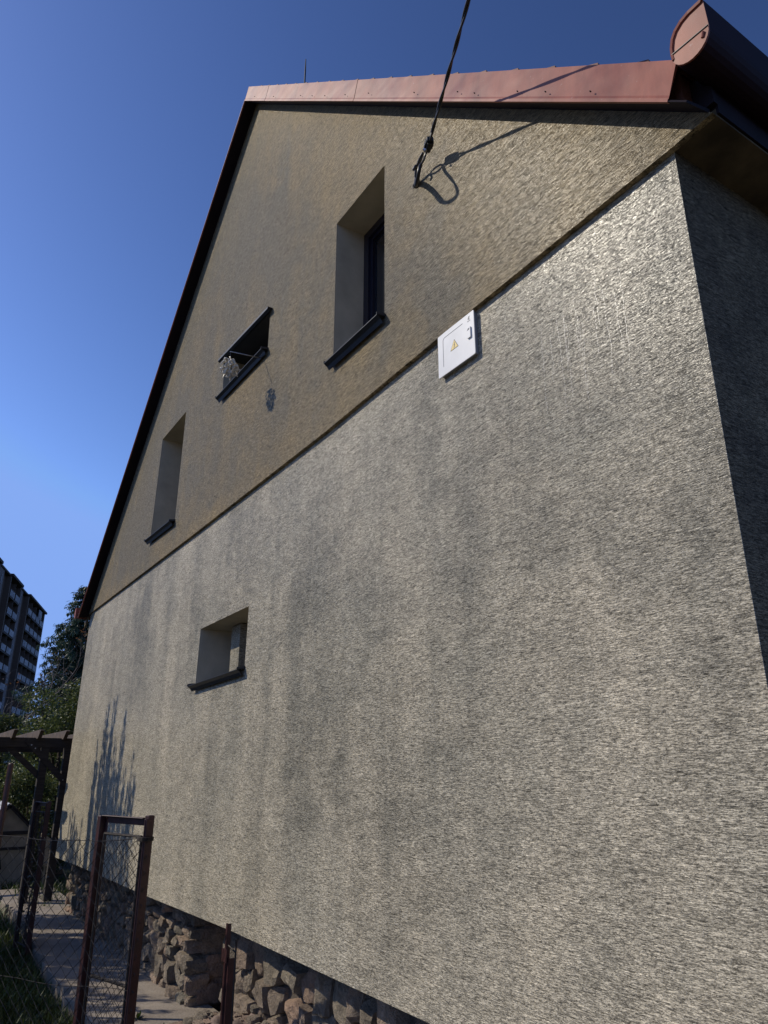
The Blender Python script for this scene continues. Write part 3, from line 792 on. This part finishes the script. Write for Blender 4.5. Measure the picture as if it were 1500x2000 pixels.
# ================================================================ chain link and steel frames
def chain(m, A, B, h0, h1, d=.09, r=.0022, seed=0):
    """diamond mesh between two upright lines; A, B are ground points"""
    A, B = Vector(A), Vector(B); L = (B-A).length; ux = (B-A)/L; H = h1-h0; rr = random.Random(seed)
    nrm = Vector((-ux.y, ux.x, 0))
    for sg in (1, -1):
        c = -H if sg > 0 else 0
        c = -H
        while c < L+H:
            # line: s = c + sg*(h)  for sg=1 rises right; sg=-1 rises left
            if sg > 0: s0, s1, t0, t1 = c, c+H, 0, H
            else: s0, s1, t0, t1 = c+H, c, 0, H
            pts = []
            K = max(2, int(H/(d/2)))
            for k in range(K+1):
                f = k/K; s_ = s0+(s1-s0)*f; t_ = H*f
                if 0 <= s_ <= L:
                    pts.append(A + ux*s_ + Vector((0, 0, h0+t_)) + nrm*(.0025*(1 if k % 2 else -1)*sg) + Vector([rr.uniform(-.002, .002) for _ in range(3)]))
            if len(pts) > 1: m.tube(pts, r, 3, cap=False)
            c += d
KG = .66
G0 = Vector((-7.71*KG, -2.2*(1-KG), 0)); gd = Vector((-.947, -.322, 0)); GW = .811*KG
HG = 1.88-.43*KG
def gate(origin, rot, label):
    """portal of steel angle with a meshed leaf, built from its right post"""
    root = thing('garden_gate', origin, label, 'gate', 'steel garden gates with wire mesh'); 
    root.rotation_euler = (0, 0, rot)
    def P(s, z, n=0): return Vector((s, n, z))
    def part(m, name, mat='redpost', bev=.003):
        me = bpy.data.meshes.new(name); me.from_pydata(m.v, [], m.f); me.materials.append(M[mat])
        o = bpy.data.objects.new(name, me); col.objects.link(o); o.parent = root
        bm = bmesh.new(); bm.from_mesh(me); bmesh.ops.recalc_face_normals(bm, faces=bm.faces); bm.to_mesh(me); bm.free()
        if bev: b = o.modifiers.new('bevel', 'BEVEL'); b.width = bev; b.segments = 1
        return o
    z0 = -.15
    m = MB(); m.box((-.022, -.035, z0), (.022, .010, HG)); m.box((-.030, -.02, z0), (-.0225, .03, HG-.025)); m.box((-.022, .0102, z0), (-.012, .035, HG-.02)); part(m, 'post')
    m = MB(); m.box((GW-.018, -.022, z0), (GW+.022, .022, HG-.02)); m.box((GW-.05, -.022, z0), (GW-.018, -.016, HG-.02)); part(m, 'post')
    m = MB(); m.box((.035, -.022, HG-.065), (GW-.018, -.016, HG-.022)); m.box((.035, -.022, HG-.0215), (GW-.018, .018, HG-.016)); part(m, 'top_rail')
    # leaf
    x0, x1, zt = .05, GW-.055, HG-.13
    m = MB()
    m.tube([P(x0, .0, .0), P(x0, zt)], .009, 6); m.tube([P(x1, 0), P(x1, zt)], .009, 6); m.tube([P(x0, zt), P(x1, zt)], .009, 6); m.tube([P(x0, .03), P(x1, .03)], .009, 6)
    part(m, 'leaf_frame', 'rust', 0)
    m = MB(); m.tube([P(x0, .63, -.012), P(x1, .63, -.012)], .010, 6); part(m, 'cross_bar', 'rust', 0)
    m = MB(); chain(m, (x0, 0, 0), (x1, 0, 0), .03, zt-.01, .062, .0017, 5); part(m, 'wire_mesh', 'rust', 0)
    return root
rotg = atan2(gd.y, gd.x)
gt = gate(G0, rotg, 'dark red steel gate frame with wire mesh, standing nearest over the concrete path')
g2_ = copy_tree(gt); g2_['label'] = 'farther dark steel gate overgrown with twigs, in front of the wooden pergola'
g2_.location = (-9.9, -.57, -.03); az2 = R(180-7.5+16); g2_.rotation_euler = (0, 0, az2); g2_.scale = (.85, .85, .97)
# ivy twigs winding up the far gate
m = MB(); rr = random.Random(3)
for k in range(3):
    b = Vector((-10.2, -.53, -.1)); pts = [b+Vector((sin(i*.9+k*2)*.05-.0*i, cos(i*.7+k)*.04, i*.11)) for i in range(15)]
    m.tube(pts, [.012-.0006*i for i in range(15)], 5)
cl_ = m.build('twig_vine', M['twig'], loc=(-10.2, -.53, -.1)); tag(cl_, 'bare twisted vine climbing the far steel gate', 'vine')
m = MB()
for _ in range(420):
    z = rr.uniform(0, 1.5); p = Vector((-10.2+rr.gauss(0, .05), -.53+rr.gauss(0, .05), z-.1)); a = rr.uniform(0, 6.28); l = rr.uniform(.02, .05)
    d = Vector((cos(a), sin(a), rr.uniform(-.6, .3)))*l; sd = Vector((-sin(a), cos(a), .2))*l*.3
    m.add([p, p+d*.5-sd, p+d, p+d*.5+sd], [(0, 1, 2, 3)])
m.build('foliage', M['leaf_bush2'], cl_)

# fence mesh from the near gate post towards the camera side
fd = Vector((-.778, -.628, 0)); FA = G0+Vector((.05, .01, 0)); FB = G0+fd*3.0; FH = 1.88-.495*KG/.78
fence = thing('wire_fence', FA, 'sagging chain link fence tied to the near red gate post, running left', 'fence')
m = MB(); chain(m, FB, FA, -.12, FH-.015, .092, .0019, 9); m.build('wire_mesh', M['rust'], fence)
m = MB(); N = 24
m.tube([FA.lerp(FB, i/N)+Vector((0, 0, FH-.03*sin(pi*min(1, i/N*2.2))+.004*sin(i*1.7))) for i in range(N+1)], .0026, 5)
m.tube([FA.lerp(FB, i/N)+Vector((0, 0, .62+.01*sin(i))) for i in range(N+1)], .002, 5); m.build('tension_wire', M['rust'], fence)
m = MB(); tp = FA+Vector((0, 0, FH-.002))
for k in range(4): m.tube([tp+Vector((.045*cos(a)-.03, .05*sin(a)-.02, .006*k-.01)) for a in [j*2*pi/10 for j in range(11)]], .0032, 5)
m.build('wire_tie', M['rust'], fence)
# the dark pole further left
def post(name, x, y, z0, z1, r, mat, label, group=None, n=10):
    m = MB(); m.tube([(x, y, z0), (x, y, z1-.01), (x, y, z1)], [r, r, r*.6], n); o = m.build(name, M[mat], loc=(x, y, z0), smooth=False); return tag(o, label, 'post', group)
post('fence_post', -7.6, -1.31, -.2, 1.93, .024, 'redpost', 'round rusty fence pole at the left picture edge, rising above the wire fence')
# hinge post with hasp near the wall
hp = thing('hinge_post', (-4.84, -.255, .05), 'rusty red angle iron post with hasp plate in front of the stone foot', 'post')
m = MB(); m.box((-4.852, -.262, .05), (-4.828, -.256, .968)); m.box((-4.832, -.256, .05), (-4.826, -.236, .968)); m.build('post_bar', M['redpost'], hp)
m = MB(); m.box((-4.88, -.268, .76), (-4.80, -.262, .83)); m.build('hasp_plate', M['redpost'], hp)
m = MB(); m.box((-4.823, -.25, .05), (-4.805, -.20, .78)); m.build('lock_housing', M['redpost'], hp)
m = MB(); m.tube([(-4.73, -.235, .1), (-4.735, -.235, .86), (-4.735, -.235, .895)], [.006, .006, .008], 6); m.tube([(-4.735, -.235, .825), (-4.82, -.25, .85)], .005, 6); m.build('latch_rod', M['rust'], hp)

# ================================================================ pergola
perg = thing('pergola', (-12.9, -.4, -.1), 'dark weathered wooden pergola with chamfered rafter ends at the far house corner', 'pergola')
bx = -13.1
m = MB(); m.box((bx, -2.6, 2.20), (bx+.09, .55, 2.345)); m.build('beam', M['wood'], perg, bevel=.004)
m = MB(); m.box((bx-2.4, -2.6, 2.17), (bx-2.31, 1.2, 2.34)); m.build('beam', M['wood'], perg, bevel=.004)
for yy in (-1.45, -1.10, -.745, -.375, 0.0, .37):
    m = MB(); s_ = .055
    m.prism([(bx-2.7, yy, 2.325), (bx+.22, yy, 2.325), (bx+.42, yy, 2.44), (bx+.40, yy, 2.455), (bx-2.7, yy, 2.455)], (0, s_, 0)); m.build('rafter', M['woodend'], perg, bevel=.003)
for yy in (-.27, .07):
    m = MB(); m.box((bx-.03, yy, -.2), (bx+.085, yy+.115, 2.20)); m.build('post', M['wood'], perg, bevel=.004)
m = MB(); m.box((bx-2.36, -.85, -.2), (bx-2.24, -.72, 2.17)); m.build('post', M['wood'], perg)
m = MB(); m.box((bx-2.36, .9, -.2), (bx-2.24, 1.03, 2.17)); m.build('post', M['wood'], perg)
m = MB(); m.bar((bx+.102, -.50, 2.31), (bx+.102, .17, 1.64), .022, .085, up=(0, .7, .7)); br = m.build('brace', M['wood'], perg)
m = MB(); m.bar((bx+.03, -.80, 2.25), (bx+.03, -.22, 1.75), .03, .085, up=(0, .7, .7)); m.build('brace', M['wood'], perg)
for p in ((-.43, 2.235), (-.37, 2.185), (.10, 1.715)):
    m = MB(); m.tube([(bx+.112, p[0], p[1]), (bx+.121, p[0], p[1])], .010, 8); m.build('bolt', M['zinc'], br)

# ================================================================ little shed behind the fence
sh = thing('garden_shed', (-15.6, -.35, -.15), 'small pale gabled garden shed with dark trim behind the wire fence', 'shed')
sxx = -15.6; ya, yb, zt, za = -.80, .09, 1.02, 1.22; ym = -.27
m = MB(); m.prism([(sxx, ya, -.15), (sxx, yb, -.15), (sxx, yb, .88), (sxx, ym, za), (sxx, ya, .80)], (-1.1, 0, 0)); m.build('wall', M['shedwall'], sh)
m = MB(); m.bar((sxx+.04, ym-.02, za+.03), (sxx+.04, yb+.06, .84), .07, .035, up=(0, .6, .8)); m.bar((sxx+.04, ym+.02, za+.03), (sxx+.04, ya-.08, .74), .07, .035, up=(0, -.6, .8))
m.box((sxx, ya, .76), (sxx+.03, yb, .82)); m.box((sxx, ya, .51), (sxx+.03, yb, .555)); m.bar((sxx+.02, -.42, .77), (sxx+.02, -.28, .2), .03, .05, up=(0, 1, 0)); m.build('trim', M['sheddark'], sh)
m = MB()
m.obox((sxx+.08, ym, za+.045), (-1.25, 0, 0), (0, yb+.08-ym, -.40), (0, .01, .02)); m.build('roof', M['sheddark'], sh)
m = MB()
for k in range(9):
    y0 = ym-.02-k*.085; m.obox((sxx+.08, y0, za+.055-k*.058), (-1.25, 0, 0), (0, -.07, -.048), (0, -.004, .02))
m.build('roof_sheet', M['shedroof'], sh)
# bin-like pale panels right of the far gate
m = MB(); m.prism([(-14.9, .255, .28), (-14.9, .375, .28), (-14.9, .375, .72), (-14.9, .255, .80)], (-.3, 0, 0)); m.box((-15.05, .26, -.15), (-14.95, .29, .28)); m.box((-15.05, .34, -.15), (-14.95, .37, .28))
o = m.build('notice_panel', M['shedwall'], loc=(-14.9, 0, -.15)); tag(o, 'narrow pale upright panel between the far gate and the pergola post', 'panel')

# ================================================================ vegetation
def leaf_cloud(m, rr, n, centers, size, flat=.6):
    """leaves scattered in clumps around centres (cx,cy,cz,rx,ry,rz)"""
    for _ in range(n):
        c = rr.choice(centers); 
        while True:
            p = Vector([rr.uniform(-1, 1) for _ in range(3)])
            if .30 < p.length < 1: break
        p = Vector((c[0]+p.x*c[3], c[1]+p.y*c[4], c[2]+p.z*c[5]))
        l = size*rr.uniform(.6, 1.4); d = Vector([rr.gauss(0, 1) for _ in range(3)]); d.z *= flat; d.normalize()
        s_ = d.orthogonal().normalized(); s_ = (s_*cos(rr.uniform(0, 3))+d.cross(s_)*sin(rr.uniform(0, 3)))
        if s_.length < .1: continue
        s_ = s_.normalized()*l*.36; up = d.cross(s_).normalized()*l*.12
        m.add([p, p+d*l*.5-s_+up, p+d*l, p+d*l*.5+s_+up], [(0, 1, 2), (0, 2, 3)])
def bush(name, x, y, z0, h, r, n, lsize, mat, label, seed, cat='bush', group=None, clumps=26):
    rr = random.Random(seed); root = thing(name, (x, y, z0), label, cat, group)
    m = MB(); cs = []
    for k in range(clumps):
        a = rr.uniform(0, 2*pi); q = sqrt(rr.random())*r*.85; z = z0+h*rr.uniform(.12, .92); q *= (1-.55*((z-z0)/h)**2)
        s = r*rr.uniform(.20, .36); c = (x+cos(a)*q, y+sin(a)*q, z, s, s, s*.8); cs.append(c)
        p0 = Vector((x, y, z0)); p1 = Vector(c[:3]); mid = p0.lerp(p1, .5)+Vector((rr.uniform(-.2, .2), rr.uniform(-.2, .2), .1*h))
        m.tube([p0, mid, p1], [.05*h/3, .03*h/3, .01], 5)
    m.build('trunk', M['bark'], root)
    m = MB(); leaf_cloud(m, rr, n, cs, lsize); m.build('crown', mat, root)
    return root
BG = 'bushes behind the pergola'
bush('bush', -19.5, 1.25, -.2, 4.2, 1.7, 30000, .062, M['leaf_bush'], 'tall glossy leaved bush rising against the house corner, highest of the bushes', 1, group=BG, clumps=44)
bush('bush', -20.5, -.55, -.2, 3.5, 1.6, 24000, .062, M['leaf_bush'], 'broad yellow green bush below the apartment block, left of the tallest bush', 2, group=BG, clumps=36)
bush('bush', -21.0, -2.6, -.2, 3.3, 1.8, 20000, .06, M['leaf_bush2'], 'dark dull bush at the left picture edge under the apartment block', 3, group=BG, clumps=34)
bush('bush', -17.6, .2, -.2, 2.3, 1.1, 14000, .05, M['leaf_bush'], 'low bush filling the gap under the pergola beam', 4, group=BG, clumps=30)
bush('bush', -18.4, -1.6, -.2, 2.1, 1.1, 14000, .05, M['leaf_bush'], 'low bright bush behind the small pale shed', 5, group=BG, clumps=30)
bush('bush', -17.0, 1.6, -.2, 2.4, 1.1, 9000, .05, M['leaf_bush2'], 'low dark bush beside the house corner behind the pergola post', 6, group=BG, clumps=26)

# larch-like conifer with hanging sprays
def conifer(x, y, z0, h, r0, label, seed):
    rr = random.Random(seed); root = thing('conifer', (x, y, z0), label, 'tree')
    tr = MB(); tr.tube([(x, y, z0), (x+.05, y, z0+h*.5), (x, y+.05, z0+h*.99)], [.26, .17, .02], 8)
    m = MB(); z = z0+.9
    while z < z0+h-.1:
        t = (z-z0)/h; L = r0*(1-t)**.8*rr.uniform(.75, 1.1)+.25; nb = 7 if t < .8 else 5
        a0 = rr.uniform(0, 6.28)
        for b in range(nb):
            a = a0+b*2*pi/nb+rr.uniform(-.3, .3); Lb = L*rr.uniform(.65, 1.12); pts = []
            for i in range(6):
                f = i/5; pts.append(Vector((x+cos(a)*Lb*f, y+sin(a)*Lb*f, z+rr.uniform(-.04, .04)+Lb*(.18*f-.30*f*f))))
            tr.tube(pts, [.035*(1-i/6.5)+.006 for i in range(6)], 4)
            ns = int(16*Lb)+6
            for _ in range(ns):
                f = rr.uniform(.12, 1.02); i = min(4, int(f*5)); p = pts[i].lerp(pts[i+1], f*5-i)
                l = rr.uniform(.15, .42)*(1.0-.3*t)
                for q in range(6):
                    d = Vector((rr.gauss(0, .55), rr.gauss(0, .55), -rr.uniform(.2, 1.3))).normalized(); s_ = Vector((rr.gauss(0, 1), rr.gauss(0, 1), .3)).normalized()*rr.uniform(.018, .04)
                    p2 = p + Vector([rr.gauss(0, .06) for _ in range(3)])
                    m.add([p2-s_*.5, p2+d*l*.5-s_, p2+d*l, p2+d*l*.5+s_, ], [(0, 1, 2, 3)])
        z += rr.uniform(.20, .34)
    tr.build('trunk', M['bark'], root); m.build('crown', M['leaf_con'], root)
conifer(-43.2, 5.2, -.3, 12.1, 4.3, 'tall dark conifer with drooping branches between apartment block and house', 7)

# bare twiggy tree with a few reddish leaves
def bare_tree(x, y, z0, h, label, seed):
    rr = random.Random(seed); root = thing('bare_tree', (x, y, z0), label, 'tree'); m = MB(); lv = MB()
    def grow(p, d, l, r, k):
        n = 4; pts = [p]
        for i in range(n):
            d = (d+Vector([rr.gauss(0, .16) for _ in range(3)])+Vector((0, 0, .05))).normalized(); p = p+d*l/n; pts.append(p)
        m.tube(pts, [r*(1-.4*i/n) for i in range(n+1)], 5, cap=False)
        if k == 0:
            if rr.random() < .12:
                for _ in range(6):
                    q = p+Vector([rr.gauss(0, .07) for _ in range(3)]); e = Vector([rr.gauss(0, 1) for _ in range(3)]).normalized(); s_ = e.orthogonal().normalized()*.018
                    lv.add([q, q+e*.03-s_, q+e*.07, q+e*.03+s_], [(0, 1, 2, 3)])
            return
        for _ in range(3):
            nd = (d+Vector([rr.gauss(0, .55) for _ in range(3)])).normalized(); grow(pts[rr.choice((2, 3, 4))], nd, l*rr.uniform(.62, .85), r*.55, k-1)
    grow(Vector((x, y, z0)), Vector((0, .05, 1)), h*.36, .07, 5)
    m.build('trunk', M['twig'], root); lv.build('crown', M['leaf_red'], root)
bare_tree(-22.5, -1.35, -.2, 7.6, 'thin bare tree with sparse reddish leaves in front of the apartment block', 12)

# shrubs and tree outside the frame on the left; the photo shows their shadows
def upright(x, y, z0, h, r, ns, label, seed):
    rr = random.Random(seed); root = thing('upright_shrub', (x, y, z0), label, 'shrub', 'upright shrubs left of the fence'); m = MB(); lv = MB()
    for k in range(ns):
        a = rr.uniform(0, 2*pi); q = sqrt(rr.random())*r; hh = h*(1-.16*(q/r)**2)*rr.uniform(.82, 1.03)
        b = Vector((x+cos(a)*q*.25, y+sin(a)*q*.25, z0)); t = Vector((x+cos(a)*q, y+sin(a)*q, z0+hh)); c = b.lerp(t, .45)+Vector((cos(a)*q*.35, sin(a)*q*.35, 0))
        pts = [(b*(1-f)**2+c*2*f*(1-f)+t*f*f) for f in [i/12 for i in range(13)]]
        m.tube(pts, [.016*(1-i/13)+.003 for i in range(13)], 5)
        for i in range(300):
            f = .30+.70*rr.random(); ii = min(11, int(f*12)); p = pts[ii].lerp(pts[ii+1], f*12-ii)
            w = .065*(1.03-f)**.5+.008; p = p+Vector((rr.gauss(0, w), rr.gauss(0, w), 0)); l = rr.uniform(.05, .11)
            d = Vector((rr.gauss(0, .25), rr.gauss(0, .25), 1)).normalized()*l; s_ = Vector((rr.gauss(0, 1), rr.gauss(0, 1), 0)).normalized()*l*.22
            lv.add([p, p+d*.5-s_, p+d, p+d*.5+s_], [(0, 1, 2, 3)])
    m.build('trunk', M['bark'], root); lv.build('crown', M['leaf_bush2'], root)
upright(-11.35, -2.75, -.2, 5.35, 1.15, 90, 'tall upright shrub whose shadow falls on the wall above the near gate', 31)
upright(-13.35, -2.9, -.2, 4.7, .55, 30, 'shorter upright shrub whose shadow falls at the far end of the wall', 32)
upright(-9.5, -2.95, -.2, 3.5, 1.0, 26, 'lowest upright shrub whose shadow stripes the concrete path', 35)
bush('broad_tree', -10.6, -5.4, -.2, 5.3, 2.0, 6500, .12, M['leaf_bush2'], 'broad leafy tree left of the fence shading the lawn', 33, cat='tree', clumps=34)
bush('broad_tree', -8.6, -5.6, -.2, 4.4, 1.3, 4500, .11, M['leaf_bush2'], 'leafy tree left of the fence whose shadow dapples the near path', 36, cat='tree', clumps=22)
bush('broad_tree', -14.6, -5.2, -.2, 4.6, 1.9, 5500, .12, M['leaf_bush2'], 'second leafy tree farther left shading the far garden', 34, cat='tree', clumps=30)

# ================================================================ apartment block far behind
ap = Vector((-163.66, 20.97-2.2, 0)); uu = Vector((.9521, -.3057, 0)); nn = Vector((.3057, .9521, 0))
M['apwall'] = simple('brown grey panel wall', (.12, .082, .062), .85, 0, .12, .15)
M['apdark'] = simple('dark loggia wall', (.042, .028, .020), .8, 0, .2, .3)
M['appale'] = simple('pale pillar wall', (.16, .135, .13), .85, 0, .1, .3)
M['apband'] = simple('pale blue balcony panel', (.36, .36, .38), .6, 0, .3, .4)
M['aptrim'] = simple('grey window trim', (.26, .25, .26), .7)
apt = thing('apartment_block', ap, 'tall dark brown apartment block with rows of pale striped balcony panels', 'building')
def ab(m, s0, s1, z0, z1, d0, d1):
    m.obox(ap+uu*s0+nn*d0+Vector((0, 0, z0)), uu*(s1-s0), nn*(d1-d0), (0, 0, z1-z0))
ZT = 32.5
m = MB(); ab(m, 0, 76, -.3, ZT-.25, -12, -1.4); m.build('wall', M['apwall'], apt)
for (a, b, d) in ((0, .5, 0), (16.9, 17.4, 0), (24.0, 24.3, -.1), (32.3, 32.8, 0), (40.6, 41.0, 0), (56.5, 57, 0), (17.4, 21.2, -.9), (32.8, 36.4, -.9), (57, 60, -.9)):
    m = MB(); ab(m, a, b, -.3, ZT-.2, -1.4, d); m.build('pillar', M['apwall'], apt)
for (a, b) in ((21.2, 24.0), (36.4, 40.6)):
    m = MB(); ab(m, a, b, -.3, ZT+.0, -1.4, -.3); m.build('stair_tower', M['appale'], apt)
rf = MB(); ab(rf, -.4, 17.6, ZT-.2, ZT+.15, -12, .35); ab(rf, 17.6, 24.3, ZT-.2, ZT+.1, -12, -.1); ab(rf, 24.3, 32.9, ZT-.2, ZT+.2, -12, .35); ab(rf, 32.9, 40.6, ZT-.2, ZT+.1, -12, -.1); ab(rf, 40.6, 57.4, ZT-.2, ZT+.2, -12, .35); ab(rf, 57.4, 76, ZT-.2, ZT+.1, -12, -.1)
rf.build('roof', M['apdark'], apt)
rr = random.Random(77)
for k in range(10):
    zb = 30.42-2.98*k - 1.15                        # floor level of a storey
    for (a, b, g) in ((.5, 16.9, 4), (24.3, 32.3, 2), (41.0, 56.5, 4)):
        m = MB(); ab(m, a, b, zb-.32, zb-.02, -1.4, .05)
        f = m.build('balcony', M['apdark'], apt)
        w = (b-a)/g; dk = MB()
        for j in range(g):
            s0 = a+j*w; nP = 4; m = MB()
            for q in range(nP):
                p0 = s0+.35+q*(w-.7)/nP; ab(m, p0, p0+(w-.7)/nP-.32, zb+.02, zb+1.02, -.02, .06)
            m.build('balcony_panel', M['apband'], f)
            ab(dk, s0-.05, s0+.05, zb, zb+2.66, -1.3, -.05)
        ab(dk, a, b, zb+1.02, zb+1.08, -.03, .07)
        dk.build('partition', M['aptrim'] if False else M['apwall'], f)
        for j in range(g):
            s0 = a+j*w+.5; m = MB()
            for q in range(2): ab(m, s0+q*1.5, s0+q*1.5+1.2, zb+.1+(.8 if q else 0), zb+2.2, -1.4, -1.36)
            m.build('window_pane', M['glass'], f)
    for a in (22.2, 37.2, 39.2):
        m = MB(); t = .12
        for p, q, z0, z1 in ((a, a+t, zb+.6, zb+2.1), (a+.75-t, a+.75, zb+.6, zb+2.1), (a+t, a+.75-t, zb+.6, zb+.72), (a+t, a+.75-t, zb+1.98, zb+2.1)): ab(m, p, q, z0, z1, -.3, -.22)
        w_ = m.build('window', M['aptrim'], apt)
        m = MB(); ab(m, a+t, a+.75-t, zb+.72, zb+1.98, -.3, -.27); m.build('pane', M['glass'], w_)
# glazed-in corner of the top balcony
m = MB()
for q in range(5): ab(m, 3.4+q*.62, 3.4+q*.62+.42, 30.3, 32.0, -.02, .05)
m.build('balcony_glazing', M['apband'], apt)
# satellite dish on the corner
dish = MB(); dc = ap + uu*(-.9)+nn*.3+Vector((0, 0, 26.0)); ax = Vector((.97, -.1, .2)).normalized(); e1 = ax.orthogonal().normalized(); e2 = ax.cross(e1)
rings = [(0, 0), (.25, .03), (.42, .10)]
vs = [dc]+[dc+ax*h+(e1*cos(a)+e2*sin(a))*r_ for r_, h in rings[1:] for a in [j*2*pi/16 for j in range(16)]]
dish.add(vs, [[0, 1+j, 1+(j+1) % 16] for j in range(16)] + [[1+j, 17+j, 17+(j+1) % 16, 1+(j+1) % 16] for j in range(16)])
dish.tube([dc, dc+uu*.95-nn*.3], .04, 6)
dish.build('satellite_dish', M['apdark'], apt)
